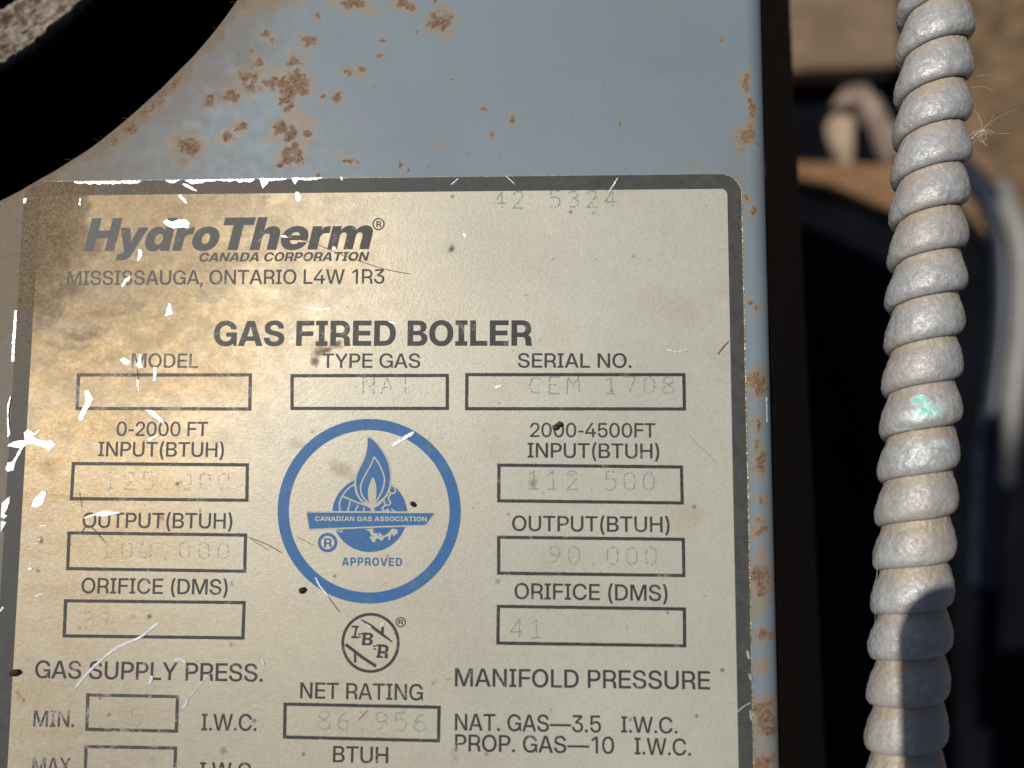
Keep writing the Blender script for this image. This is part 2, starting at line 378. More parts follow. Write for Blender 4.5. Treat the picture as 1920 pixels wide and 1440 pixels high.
GLYPHS = """
rA|697|384,287 235,287 299,474 349,637 415,426 462,289 462,287/377,187 496,187 559,0 690,1 424,744 276,745 8,0 135,0 200,187
rB|656|619,176 622,197 620,245 609,286 594,314 571,341 537,365 507,378 466,387 513,407 544,429 571,462 587,499 593,535 590,589 574,637 551,671 527,694 500,712 464,728 417,740 367,745 66,745 66,0 378,0 438,6 482,17 503,25 540,45 556,57 579,80 594,101 607,127 615,150/282,99 184,99 184,330 380,329 425,319 445,310 464,297 476,285 489,265 496,246 500,224 499,192 496,178 490,162 473,138 449,120 409,105 363,99/428,447 395,432 359,426 184,426 184,646 370,645 413,634 439,618 452,605 466,582 473,555 474,524 470,502 460,479 448,463
rC|741|563,551 574,527 583,494 704,494 691,551 669,601 635,650 611,675 584,697 556,715 521,732 487,744 452,752 408,757 353,756 293,746 261,736 223,719 181,693 159,675 118,631 99,604 78,565 63,528 50,483 40,413 41,322 48,273 58,232 83,170 117,116 132,98 178,55 207,35 235,20 293,-1 353,-11 408,-12 431,-10 487,1 521,13 558,31 606,65 647,109 669,143 684,174 696,210 704,250 583,250 572,212 556,181 536,155 506,129 475,112 441,101 404,96 361,97 327,103 297,113 265,130 240,150 220,171 197,205 178,247 166,291 160,337 159,390 164,441 175,488 186,518 209,559 229,584 265,615 302,634 346,646 404,649 441,644 478,632 516,609 542,583
rD|712|394,631 433,617 476,588 507,553 517,537 535,497 550,431 553,355 547,296 534,246 515,205 495,177 460,145 425,125 383,111 337,104 185,103 185,642 325,642 360,639/348,1 386,5 436,16 476,30 510,47 553,77 583,106 614,146 629,172 643,202 657,244 668,296 672,333 673,390 669,444 658,499 644,542 616,597 598,623 574,650 557,666 523,691 481,714 458,723 421,734 356,744 66,745 66,0
rE|607|261,430 185,430 185,641 573,641 573,745 66,745 66,0 573,0 573,104 185,104 185,328 544,328 544,430
rF|580|66,170 66,0 185,0 185,323 529,323 529,425 185,425 185,641 557,641 557,745 66,745
rG|750|563,551 576,522 582,500 703,500 689,557 666,606 648,633 626,659 581,698 554,715 519,732 484,744 449,752 405,757 351,756 315,751 261,736 227,721 182,693 161,676 117,629 99,603 72,551 59,516 50,482 43,442 39,387 43,303 58,233 84,169 106,132 132,98 179,54 205,36 237,19 289,0 351,-11 420,-11 471,-3 525,15 576,43 600,61 626,86 633,0 709,0 708,383 410,383 410,286 590,286 587,249 578,216 565,189 544,160 519,137 494,121 459,106 440,101 402,96 346,99 305,110 266,130 241,150 208,188 186,228 171,270 162,317 159,355 162,428 171,474 187,519 209,558 229,583 266,615 302,634 345,646 402,649 438,644 468,635 506,615 538,587
rH|730|66,170 66,0 185,0 185,329 545,329 545,0 664,0 664,745 545,745 545,433 185,433 185,745 66,745
rI|372|336,46 336,101 246,101 246,644 336,644 336,745 36,745 36,644 126,644 126,101 36,101 36,0 336,0
rL|558|276,104 185,104 185,745 66,745 66,0 534,0 534,104
rM|895|500,11 649,397 716,597 712,451 712,0 830,0 830,745 659,744 503,325 450,162 448,162 395,325 236,744 66,745 66,0 183,0 183,451 179,591 245,397 398,1 496,0
rN|734|327,332 537,0 669,0 669,745 549,745 549,261 552,172 474,306 198,743 196,745 66,745 66,0 185,0 185,446 181,574 258,442
rO|766|324,-7 349,-11 395,-12 441,-8 471,-2 507,9 530,19 560,35 585,52 631,94 650,117 680,164 696,197 709,233 723,296 728,357 727,412 723,449 717,482 706,521 689,563 668,602 631,651 608,674 569,704 542,720 507,736 448,752 417,756 371,757 341,755 296,747 260,736 232,724 180,692 136,652 112,622 83,575 59,516 44,449 40,412 39,357 45,290 55,244 67,207 98,144 132,98 162,68 196,42 230,22 260,9 288,0/278,123 239,151 212,182 187,225 172,266 162,315 159,389 166,454 179,501 199,543 223,577 253,606 288,628 325,642 371,649 423,646 460,636 484,625 511,608 544,577 568,543 589,498 599,463 605,429 608,355 601,291 588,244 568,202 544,168 511,137 465,111 423,99 371,96 325,103 299,112
rP|636|66,170 66,0 185,0 185,276 359,276 419,283 464,296 498,312 520,326 553,356 581,396 598,438 606,482 607,523 599,580 586,616 566,650 535,684 505,706 464,726 399,742 362,745 66,745/315,378 185,378 185,642 355,642 397,635 430,621 450,607 468,587 480,566 489,532 489,489 482,460 462,426 438,404 414,391 397,385 355,378
rR|656|527,0 640,0 612,79 605,207 602,221 581,269 512,319 541,340 568,368 590,402 606,443 614,498 611,556 600,599 583,635 560,666 527,696 485,720 429,738 369,745 66,745 66,0 185,0 185,278 361,278 378,280 380,280 381,275 465,244 484,191 492,53 508,0/315,378 185,378 185,643 362,643 403,636 436,622 457,607 475,587 487,566 496,532 496,489 489,460 469,426 445,404 421,391 404,385 363,378
rS|647|602,267 594,292 572,327 549,350 524,368 489,387 436,407 293,442 232,463 213,473 190,491 181,503 172,527 171,554 177,579 190,602 210,622 241,640 265,648 292,653 331,654 365,650 386,644 410,633 429,620 453,594 464,574 472,550 476,521 590,521 585,571 576,604 567,626 544,664 516,694 501,706 453,733 398,750 338,757 275,755 221,745 179,730 140,708 114,687 96,668 75,637 64,612 55,578 52,550 53,513 58,487 75,446 91,424 120,397 144,381 196,357 255,339 379,310 438,287 464,269 478,253 485,240 491,215 490,188 483,164 470,143 446,121 419,106 389,96 359,91 312,90 280,94 250,102 221,116 203,129 184,149 169,174 158,209 155,242 37,242 42,184 52,147 60,128 85,87 114,56 129,44 163,23 197,8 245,-5 292,-11 346,-12 386,-9 434,0 480,16 517,36 543,56 575,92 592,122 604,157 610,200 609,238
rT|637|259,329 259,0 378,0 378,641 613,641 613,745 24,745 24,641 259,641
rU|720|180,306 180,745 62,745 62,244 66,204 72,178 85,143 98,118 113,96 143,63 180,35 207,20 241,6 276,-4 306,-9 375,-12 414,-9 448,-3 479,6 513,20 540,35 572,59 597,84 622,118 641,157 655,211 658,244 658,745 540,745 540,253 535,219 525,190 510,164 489,140 467,123 443,110 416,101 387,96 345,95 319,98 291,105 260,119 225,146 210,164 195,190 182,234
rV|694|128,410 275,1 422,0 686,745 558,744 416,322 351,108 271,358 137,744 8,745
rW|994|29,665 209,0 346,0 347,2 467,455 496,586 498,586 527,455 648,2 649,0 785,0 987,745 862,745 861,743 755,322 714,133 674,310 562,745 433,745 432,743 320,310 281,133 278,137 241,314 133,743 132,745 8,745
rX|686|279,196 344,289 424,166 538,0 676,0 413,383 413,387 659,745 526,745 430,607 345,476 166,745 29,745 276,380 9,0 145,0
rY|680|400,293 673,745 535,744 400,515 343,412 341,412 283,515 145,745 8,745 282,295 282,0 400,0
r0|660|55,289 58,261 72,200 85,163 103,125 124,91 140,71 163,48 201,20 230,6 273,-7 319,-12 360,-11 387,-7 430,6 459,20 485,38 520,71 536,91 551,114 572,156 588,200 596,231 602,261 609,326 609,418 603,476 595,518 578,574 567,600 549,634 520,674 497,697 459,725 411,746 360,756 300,756 249,746 201,725 175,707 140,674 111,634 83,577 72,544 58,483 51,418 50,351/422,124 407,111 388,100 350,89 310,89 272,100 239,122 211,156 189,200 175,247 165,313 163,399 168,459 182,525 198,566 225,608 239,623 256,636 281,649 298,654 321,657 362,654 388,645 416,627 435,608 454,581 471,545 485,498 493,451 497,399 496,327 489,267 479,224 463,181 443,147
r1|540|406,745 296,745 112,624 113,512 293,630 293,0 408,0 408,745
r2|610|112,139 59,93 59,0 569,0 569,100 221,100 413,272 480,338 504,366 526,397 552,449 563,493 565,541 562,572 551,613 534,648 510,680 484,704 461,720 422,739 364,754 301,757 261,753 215,741 162,714 121,678 99,649 81,615 69,580 62,547 59,497 170,497 172,532 178,559 190,588 208,614 227,631 251,645 275,653 302,657 330,657 357,653 381,645 409,628 425,612 442,584 449,563 453,537 452,500 444,468 430,440 408,410 329,331
r3|616|456,185 443,154 429,134 411,117 393,105 368,94 343,88 326,86 280,88 249,96 226,107 210,118 190,138 179,154 165,186 160,208 158,240 42,240 45,195 52,164 64,131 88,90 99,76 134,43 166,22 207,4 256,-8 299,-12 346,-11 387,-5 424,6 459,22 491,43 521,71 546,105 561,135 570,161 577,201 578,240 575,271 564,311 552,337 534,364 518,381 490,403 462,418 430,430 405,436 364,441 326,442 540,647 540,745 88,745 88,644 393,644 194,451 194,369 309,369 336,366 372,357 409,338 425,325 441,306 457,271 462,242 462,217
r4|652|275,171 404,171 404,0 517,0 517,171 624,171 624,269 517,269 517,465 404,465 404,269 155,269 494,745 371,745 368,742 28,267 28,171
r5|627|246,109 225,123 197,155 181,191 176,222 60,222 65,181 78,139 98,101 119,74 154,42 188,21 223,6 265,-5 311,-10 357,-9 401,-2 445,13 485,36 520,66 547,100 567,137 581,180 587,218 588,266 581,315 569,353 551,389 527,422 497,451 464,473 415,493 377,500 333,501 292,495 251,481 221,464 185,433 200,644 546,644 546,745 94,745 70,315 181,315 190,336 200,351 212,364 234,380 255,390 281,398 317,403 344,403 385,394 402,386 422,372 437,357 452,336 463,313 470,289 474,261 474,231 466,188 446,147 418,117 398,104 380,96 340,88 313,88 287,92 260,101
r6|633|139,67 158,48 179,32 219,10 240,2 261,-4 305,-11 349,-12 383,-9 435,4 472,21 491,33 517,54 538,76 569,124 580,150 591,195 594,228 593,270 587,308 578,337 562,371 543,399 513,430 488,448 460,463 422,476 385,482 342,483 307,477 284,467 486,745 355,745 170,483 113,389 92,343 79,300 73,257 74,214 81,172 95,132 117,93/438,131 419,114 386,96 354,88 321,87 293,92 269,101 244,117 224,136 207,160 194,190 188,218 187,254 191,281 199,305 212,329 238,358 259,373 292,387 321,392 345,392 378,386 408,373 428,359 447,340 461,320 473,294 480,263 481,228 477,202 468,175 452,147
r7|586|254,271 117,1 241,1 562,640 562,745 66,745 66,643 442,643
r8|626|445,528 439,503 430,485 418,469 395,450 375,440 355,434 333,431 297,432 274,437 254,445 234,458 217,475 204,496 197,516 194,534 195,566 201,590 210,608 228,630 247,644 271,655 291,660 343,661 367,656 394,644 407,635 426,615 438,593 443,577 446,558/289,755 272,754 234,746 199,733 173,719 148,701 122,675 102,646 93,627 83,594 80,546 84,513 100,471 118,445 146,419 182,399 220,388 177,378 146,363 116,341 91,314 68,274 59,247 54,212 55,175 59,152 68,124 87,90 115,58 161,25 203,6 248,-6 303,-12 365,-10 398,-5 441,7 461,15 499,36 527,58 552,86 564,104 580,141 588,188 586,232 576,269 558,304 528,339 497,362 464,378 421,388 459,399 486,413 505,427 533,458 546,481 557,513 561,546 560,580 552,617 531,660 511,685 477,714 436,736 387,751 336,757/180,251 190,273 203,290 223,308 250,323 278,332 306,336 335,336 371,330 393,322 417,308 438,289 450,273 460,253 467,226 468,194 464,171 453,145 440,127 421,110 400,98 370,88 336,83 294,84 263,90 233,102 212,116 198,130 185,149 176,172 172,194 173,226
r9|633|138,677 119,656 96,617 81,575 75,542 73,490 76,458 87,414 103,378 128,342 155,315 188,292 223,276 265,265 297,262 343,264 381,276 182,1 312,0 497,262 534,320 561,370 582,422 592,467 594,514 586,573 573,611 561,635 539,667 515,692 473,722 444,736 402,749 363,755 318,756 284,753 255,747 219,735 193,722 162,701/204,579 221,605 242,626 264,641 293,653 322,658 355,657 387,649 409,638 436,617 450,601 468,571 477,544 481,517 479,475 472,449 457,419 446,404 419,379 397,366 367,356 346,353 306,355 283,361 258,373 240,386 218,409 206,427 193,458 187,491 187,517 192,548
r.|237|63,17 82,0 110,-9 138,-7 155,0 166,8 183,29 191,56 189,84 177,109 157,127 127,137 98,135 74,123 56,103 46,73 48,44 54,29
r,|186|38,-156 93,-156 94,-154 167,104 53,104 12,-153 12,-156
r-|387|50,261 50,250 336,250 336,348 50,348
r(|340|204,374 218,480 241,582 274,686 315,783 205,783 184,746 149,663 119,563 96,443 86,327 89,217 106,106 120,51 139,-8 169,-80 205,-147 315,-147 279,-65 251,10 230,79 218,129 208,187 202,247 201,325
r)|330|100,-147 144,-146 171,-97 193,-50 223,32 242,104 259,216 262,272 259,380 245,487 222,590 190,687 154,765 143,783 33,783 66,709 104,594 129,486 138,430 145,363 146,247 140,187 130,129 113,60 94,0 68,-69 33,-146
r—|1024|636,348 0,348 0,250 1024,250 1024,348
bA|746|204,580 3,0 188,0 236,150 506,150 553,0 743,0 485,744 261,745/325,430 371,587 374,591 407,471 463,285 280,285
bB|662|410,142 387,135 363,132 217,132 217,315 376,314 407,306 436,288 452,268 460,249 463,232 462,205 456,184 443,164 432,154/153,0 395,0 433,3 479,12 518,26 541,38 567,56 596,85 617,118 630,152 634,170 637,224 631,264 615,304 597,330 578,349 557,364 520,381 474,389 504,399 534,414 556,430 571,445 586,465 598,488 609,531 610,567 607,593 599,621 590,641 573,666 557,683 517,711 494,722 454,735 394,744 51,745 51,0/217,610 217,613 353,613 381,608 403,598 424,579 434,562 438,549 439,509 429,481 408,458 392,449 369,442 354,440 217,440
bC|745|344,604 375,608 418,606 449,598 479,583 507,559 523,538 538,508 546,477 718,477 715,498 703,543 691,574 670,613 650,641 624,669 595,693 562,714 531,729 492,743 452,752 419,756 340,755 287,746 257,737 202,712 174,694 138,664 112,636 92,609 60,550 39,484 29,413 29,331 39,261 60,195 75,164 102,122 126,93 152,68 202,33 257,8 287,-1 324,-8 349,-11 405,-12 469,-4 512,8 565,32 606,60 639,91 672,135 692,173 709,221 718,267 546,267 534,227 524,208 505,183 471,157 449,147 424,140 375,137 339,142 299,157 268,179 249,199 229,230 209,285 200,353 200,391 205,440 221,497 232,520 250,547 268,566 289,582 316,596
bD|721|506,39 545,60 572,80 615,124 647,172 662,203 682,266 689,305 693,358 692,412 688,448 682,480 671,518 662,542 634,594 594,644 547,683 488,715 433,733 398,740 338,745 51,745 51,0 362,1 437,13 489,30/221,586 221,602 329,602 361,599 393,592 431,576 454,560 481,531 499,499 512,460 520,408 521,354 513,290 498,244 481,214 453,184 416,161 379,149 345,144 221,143
bE|630|527,0 598,0 598,145 221,145 221,304 570,304 570,446 221,446 221,600 598,600 598,745 51,745 51,0
bF|603|221,586 221,600 581,600 581,745 51,745 51,0 221,0 221,292 558,292 558,432 221,432
bG|755|236,525 250,546 270,567 306,591 350,605 403,608 428,605 459,596 495,575 512,558 525,539 535,518 542,493 715,493 709,532 693,578 671,617 644,651 607,685 561,715 504,739 444,753 403,757 370,757 316,752 257,737 202,712 152,677 126,652 90,606 60,550 46,510 33,451 28,387 32,303 39,262 58,201 76,163 95,132 125,94 151,69 198,35 227,20 280,1 324,-8 373,-12 450,-8 503,4 534,15 585,42 619,68 626,0 720,0 720,402 400,402 400,276 554,276 549,237 539,212 524,190 503,170 470,151 438,141 407,137 366,138 334,144 291,163 274,175 251,198 238,216 222,246 210,282 202,326 200,353 202,419 214,477 222,499
bI|415|385,619 385,745 30,745 30,609 122,609 122,136 30,136 30,0 385,0 385,136 293,136 293,609 385,609
bL|576|527,0 554,0 554,145 221,145 221,745 51,745 51,0
bN|747|372,233 518,0 696,0 696,745 526,745 528,254 452,389 230,743 228,745 51,745 51,0 221,0 221,382 218,491 292,361
bO|765|563,327 554,277 534,226 507,188 477,163 459,153 432,143 394,137 370,137 341,141 315,149 290,162 257,190 231,227 211,278 202,326 200,391 205,440 216,483 238,529 255,552 286,580 318,597 346,605 371,608 419,605 452,595 478,581 496,567 516,546 533,520 549,484 556,460 563,419 565,392/708,204 726,261 736,331 736,413 726,484 705,550 675,606 639,652 613,677 582,700 563,712 508,737 449,752 395,757 347,756 316,752 257,737 232,727 183,700 152,677 126,652 90,606 60,550 39,484 33,451 28,387 29,331 33,294 39,261 51,219 69,176 90,139 126,93 152,68 183,45 202,33 257,8 316,-7 369,-12 417,-11 485,1 533,18 563,33 613,68 639,93 673,136 690,164
bP|652|497,715 455,732 431,738 387,744 51,745 51,0 221,0 221,247 385,248 454,260 492,274 537,300 572,332 595,363 613,400 626,450 629,509 621,568 604,614 573,660 538,692/221,586 221,603 354,603 385,598 416,585 430,575 446,557 460,526 463,507 462,476 456,454 448,438 430,417 415,406 399,398 376,391 354,388 221,388
bR|671|563,326 593,360 616,403 629,452 632,509 624,568 610,608 586,648 556,680 523,704 482,724 458,732 410,742 371,745 51,745 51,0 221,0 221,252 362,253 384,253 439,229 456,181 464,53 480,0 662,0 638,83 632,216 605,274 544,308/221,586 221,604 357,604 387,599 418,586 433,575 446,561 457,543 463,526 466,507 465,476 460,456 452,439 441,424 424,409 402,397 379,390 357,387 221,387
bS|678|614,514 627,514 622,562 610,604 590,644 566,675 533,704 511,718 469,737 421,750 375,756 321,757 281,754 234,745 205,736 163,717 127,693 97,664 74,631 60,599 52,567 49,518 54,479 63,451 86,412 103,393 143,363 201,336 270,317 376,295 431,275 454,260 469,242 475,226 476,203 472,187 461,168 441,150 423,140 403,133 371,127 316,127 270,138 237,157 222,172 209,192 199,222 197,245 34,245 36,206 44,165 62,120 84,86 114,55 134,40 174,18 228,0 302,-11 381,-11 455,0 513,20 545,37 565,51 597,82 617,111 629,136 640,175 644,212 642,259 631,301 614,333 580,369 554,387 518,405 450,428 303,460 253,480 239,490 227,504 220,521 219,544 223,560 230,574 240,586 260,601 277,609 302,616 352,619 377,616 403,608 417,601 439,584 458,557 466,532 468,514
bT|657|340,0 414,0 414,600 635,600 635,745 22,745 22,600 244,600 244,0
bV|736|340,0 483,1 733,745 549,745 443,407 373,157 300,407 189,745 3,745 260,1
b:|257|162,166 136,172 112,171 94,166 64,146 44,116 38,90 39,66 44,47 64,17 94,-3 120,-9 144,-8 163,-3 185,10 200,25 213,47 219,74 218,98 213,116 200,138 185,153
b.|257|162,166 136,172 112,171 94,166 64,146 44,116 38,90 39,66 44,47 64,17 94,-3 120,-9 144,-8 163,-3 185,10 200,25 213,47 219,74 218,98 213,116 200,138 185,153
kH|744|496,716 496,466 248,466 248,745 40,745 40,0 248,0 248,290 496,290 496,0 704,0 704,745 496,745
ky|604|446,528 400,528 399,526 316,257 302,202 206,528 -2,528 200,1 185,-42 172,-53 155,-57 64,-57 64,-209 217,-209 269,-200 293,-190 319,-172 339,-151 360,-119 384,-66 606,527
kd|640|527,0 597,0 597,745 397,745 397,459 373,492 353,510 323,527 289,537 238,540 204,536 168,525 131,505 102,481 75,449 51,407 37,370 26,319 23,281 24,230 29,190 43,138 51,118 73,79 93,54 115,33 145,13 166,3 204,-8 239,-12 284,-10 315,-2 337,8 356,21 378,44 399,82 399,0/226,248 226,291 234,327 248,353 271,374 301,384 335,381 354,373 365,365 378,352 388,337 399,310 403,290 404,251 401,228 395,207 384,185 366,164 353,155 327,146 301,145 283,149 264,159 246,178 236,197 227,230
kr|426|327,524 292,513 277,503 264,490 248,463 237,432 237,528 43,528 43,0 243,0 243,266 246,287 254,312 265,331 279,346 304,361 334,368 418,368 418,528 353,528
ko|622|33,183 39,161 53,129 86,80 121,47 168,18 205,3 227,-3 278,-11 344,-11 392,-4 414,2 466,24 505,50 544,90 562,116 575,141 592,193 599,250 596,313 584,364 562,412 536,448 513,471 486,492 439,517 392,532 326,540 259,537 205,525 158,505 121,481 86,448 53,399 32,344 24,296 24,232/226,248 225,279 232,320 246,349 265,369 288,381 320,384 350,374 374,352 385,333 394,304 397,279 396,237 390,208 381,187 371,172 356,158 334,147 303,144 288,147 265,159 249,175 236,197 228,224
kT|672|440,136 440,569 652,569 652,745 20,745 20,569 232,569 232,0 440,0
kh|633|527,0 590,0 590,351 581,412 571,442 557,469 541,490 524,506 488,527 447,538 384,539 339,529 302,510 271,482 243,444 243,745 43,745 43,0 243,0 243,293 245,309 251,331 261,348 277,362 291,368 307,371 338,369 364,357 378,341 388,314 390,300 390,0
ke|597|78,91 118,49 157,23 206,2 272,-11 336,-11 394,-1 443,17 468,30 500,52 532,83 549,106 565,138 574,172 397,172 391,159 381,148 359,135 324,127 291,128 258,139 235,159 221,187 217,216 576,216 576,287 568,343 552,389 542,409 522,439 489,474 446,504 415,519 389,528 331,539 269,539 220,531 189,521 155,505 117,479 85,447 58,408 38,363 31,339 24,295 24,233 32,186 46,145 59,119/285,328 219,328 219,333 228,358 242,376 264,390 294,397 325,396 356,385 377,366 386,350 391,333 391,328
km|944|527,0 567,0 567,314 570,331 579,352 594,369 608,377 625,381 653,379 672,370 689,352 699,327 701,314 701,0 901,0 900,380 896,406 887,435 872,464 857,484 841,500 823,513 785,531 736,540 683,537 635,522 602,502 569,467 552,431 550,431 543,454 529,479 512,498 488,516 469,526 434,537 385,540 362,537 334,529 312,519 291,505 258,470 248,454 235,424 235,528 43,528 43,0 243,0 244,322 251,345 260,359 274,372 301,381 329,379 348,370 365,352 375,327 377,314 377,0
"""


# ------------------------------------------------------------------ setting: ground
def flat_poly(name, P, mat, z, parent=None, **kw):
    tri = geometry.tessellate_polygon([[Vector((p[0], p[1], 0)) for p in P]])
    return obj(name, mesh_py(name, [(p[0], p[1], z) for p in P], [list(t) for t in tri]), mat, parent, **kw)


GD = Z0 / MM   # ground depth below the label plane, mm
gx = np.concatenate([np.linspace(-4000, -300, 12), np.linspace(-250, 900, 140), np.linspace(1000, 4000, 12)])
gy = np.concatenate([np.linspace(-4000, -500, 12), np.linspace(-450, 700, 140), np.linspace(800, 4000, 12)])
GX, GY = np.meshgrid(gx, gy, indexing='ij')
gz = -GD + 14 * (fbm(GX, GY, 0.012, 4, 3) - 0.5) + 6 * (fbm(GX, GY, 0.06, 3, 5) - 0.5)
M['dirt'] = m_plain('dry_brown_dirt', (0.165, 0.108, 0.060), 0.95, 60, 0.45, 0.6, 0, 0.004)
obj('ground', mesh_np('ground', np.stack([GX, GY, gz], -1), grid_faces(len(gx), len(gy))), M['dirt'], kind='structure')

# ------------------------------------------------------------------ boiler
boiler = bpy.data.objects.new('boiler', None)
COL.objects.link(boiler)
boiler['label'] = 'blue-grey rusting gas boiler with round flue opening and cream rating label'
boiler['category'] = 'boiler'

# flue opening: circle through measured edge points
hp = np.array([at(*p)[:2] for p in ((445, 0), (397, 60), (343, 127), (283, 183), (233, 227), (187, 262), (143, 292), (67, 342), (0, 378))])
A_ = np.c_[2 * hp, np.ones(len(hp))]
sol = np.linalg.lstsq(A_, (hp ** 2).sum(1), rcond=None)[0]
HC = sol[:2]
HR = math.sqrt(sol[2] + HC @ HC)
e0, e1 = at(1437, 0), at(1473, 1440)          # right-hand bend of the top panel
BACKY, FRONTY = 225.0, -230.0


def edge_x(y):
    return e0[0] + (e1[0] - e0[0]) * (y - e0[1]) / (e1[1] - e0[1])


RB = 4.0                                       # bend radius
ub = np.concatenate([np.arange(-170, -105, 5.0), np.arange(-105, 38, 0.42), np.arange(38, 48.0, 0.24)])
off0 = 46.0
nb = 18
arc = np.linspace(0, math.radians(84), nb)
ys = np.concatenate([np.arange(FRONTY, -82, 6.0), np.arange(-82, 34, 0.45), np.arange(34, 80, 0.3), np.arange(80, BACKY + 1, 5.0)])
su = ub[ub < off0 - RB]
nx = len(su) + nb + 1
PXg = np.zeros((nx, len(ys))); PZg = np.zeros_like(PXg)
YY = np.broadcast_to(ys[None, :], PXg.shape).copy()
ex = edge_x(ys)
k = len(su)
PXg[:k] = su[:, None] + (ex[None, :] - off0) * np.clip((su[:, None] + 105) / (off0 - RB + 105), 0, 1)
PXg[k:k + nb] = (ex - RB)[None, :] + RB * np.sin(arc)[:, None]
PZg[k:k + nb] = -RB * (1 - np.cos(arc))[:, None]
PXg[-1] = ex + 0.1; PZg[-1] = -RB - 2.0
# ragged hole: keep faces outside, pull the inner rim verts onto the circle
dx = PXg - HC[0]; dy = YY - HC[1]
rr = np.hypot(dx, dy); th = np.arctan2(dy, dx)
rim = HR + 0.55 * (fbm(th * 9, th * 0 + 2, 1.0, 4, 1) - 0.5) * 2
inside = rr < rim
fc = grid_faces(nx, len(ys))
cnt = inside.ravel()[fc].sum(1)
strad = (cnt > 0) & (cnt < 4)
mv = np.zeros(inside.size, bool); mv[fc[strad].ravel()] = True
mv = mv.reshape(inside.shape) & inside
PXg[mv] = HC[0] + rim[mv] * np.cos(th[mv]); YY[mv] = HC[1] + rim[mv] * np.sin(th[mv])
fc = fc[cnt < 4]

qx, qy = to_px(PXg, YY, PZg)
RUST = [(508, 160, 17, 9), (534, 152, 15, 11), (561, 156, 15, 17), (540, 172, 19, 12), (528, 186, 13, 10), (545, 197, 9, 11), (570, 172, 8, 9), (515, 148, 8, 6), (465, 147, 24, 14), (483, 116, 11, 9), (438, 182, 22, 12),
        (397, 188, 11, 10), (350, 280, 22, 24), (355, 262, 10, 14), (452, 236, 12, 9), (430, 257, 13, 8), (526, 240, 10, 11), (537, 255, 13, 10), (545, 243, 9, 8),
        (548, 278, 15, 12), (562, 290, 12, 9), (540, 296, 12, 8), (527, 308, 15, 8), (563, 304, 13, 11), (575, 78, 12, 11), (550, 115, 16, 13), (500, 67, 9, 8),
        (513, 77, 6, 5), (470, 95, 4, 4), (594, 29, 5, 6), (660, 8, 26, 10), (755, 10, 20, 12), (830, 42, 20, 18), (804, 45, 4, 4),
        (781, 62, 3, 3), (717, 76, 5, 5), (715, 107, 6, 5), (673, 133, 9, 11), (650, 137, 8, 7), (632, 180, 8, 8), (605, 184, 5, 5),
        (650, 302, 11, 8), (753, 308, 4, 5), (766, 320, 3, 3), (908, 205, 5, 4), (921, 253, 4, 5), (961, 221, 5, 8),
        (845, 151, 4, 4), (1163, 230, 4, 4), (1352, 72, 5, 5), (816, 2, 6, 4), (596, 327, 6, 5), (580, 250, 9, 7),
        (1398, 162, 9, 13), (1404, 148, 6, 8), (1409, 208, 8, 14), (1395, 254, 15, 17), (1397, 371, 8, 6), (1410, 396, 6, 9),
        (1404, 190, 5, 6), (1420, 577, 6, 8), (1410, 566, 6, 4), (1418, 722, 17, 18), (1410, 703, 12, 10), (1422, 790, 7, 16),
        (1424, 870, 12, 18), (1432, 858, 8, 10), (1425, 993, 13, 12), (1424, 1080, 20, 24), (1430, 1105, 12, 18), (1430, 1192, 15, 14),
        (1430, 1330, 24, 22), (1440, 1365, 16, 18), (1425, 1345, 14, 30), (1432, 1425, 22, 18), (1425, 940, 5, 8), (1418, 835, 5, 8),
        (300, 185, 8, 12), (327, 150, 7, 14), (285, 200, 10, 8), (262, 212, 14, 6), (240, 240, 12, 10), (215, 262, 16, 9)]
HALO = [(1420, 790, 22, 24), (1422, 575, 16, 14), (1428, 940, 18, 20), (1428, 1040, 16, 18), (1430, 1250, 18, 20), (560, 225, 38, 32), (575, 260, 22, 30), (510, 260, 14, 22), (395, 270, 18, 13), (680, 12, 60, 16), (500, 8, 55, 20),
        (545, 12, 30, 12), (460, 15, 30, 20), (830, 270, 14, 10), (565, 78, 16, 14), (1392, 250, 24, 30), (1418, 715, 30, 34),
        (1424, 868, 28, 34), (1425, 993, 22, 22), (1426, 1090, 34, 44), (1430, 1192, 26, 26), (1430, 1345, 36, 46), (1432, 1425, 34, 34),
        (1405, 150, 16, 22), (1398, 373, 16, 12), (540, 150, 50, 40), (353, 278, 30, 30), (480, 135, 40, 26), (445, 180, 30, 18),
        (650, 302, 18, 14), (1425, 1130, 20, 30), (1300, 312, 30, 10), (1250, 18, 10, 10)]
rust = np.zeros_like(qx); halo = np.zeros_like(qx)
w1 = fbm(qx, qy, 0.05, 4, 2) - 0.5; w2 = fbm(qx, qy, 0.05, 4, 8) - 0.5
w3 = fbm(qx, qy, 0.17, 3, 5) - 0.5; w4 = fbm(qx, qy, 0.17, 3, 6) - 0.5
for (cx, cy, rx, ry) in RUST:
    s_ = 1.1
    dd = np.hypot((qx + w1 * 46 * min(1, rx / 16) + w3 * 14 * min(1, rx / 10) - cx) / (rx * s_), (qy + w2 * 46 * min(1, ry / 16) + w4 * 14 * min(1, ry / 10) - cy) / (ry * s_))
    rust = np.maximum(rust, 1 - sstep(0.3, 1.3, dd))
    halo = np.maximum(halo, 0.85 * (1 - sstep(0.7, 1.9, dd)))
for (cx, cy, rx, ry) in HALO:
    if cx > 1380 and cy > 500: rx, ry = rx * 1.05, ry * 1.05
    dd = np.hypot((qx + w1 * 40 - cx) / rx, (qy + w2 * 40 - cy) / ry)
    halo = np.maximum(halo, 0.82 * (1 - sstep(0.4, 1.1, dd)))
hd = np.hypot(PXg - HC[0], YY - HC[1]) - HR      # mm from the opening
gr = 1 - sstep(0.8, 6.5, hd + 6 * w1)
gr = np.maximum(gr, 0.62 * (1 - sstep(3, 17, hd + 10 * w2)))
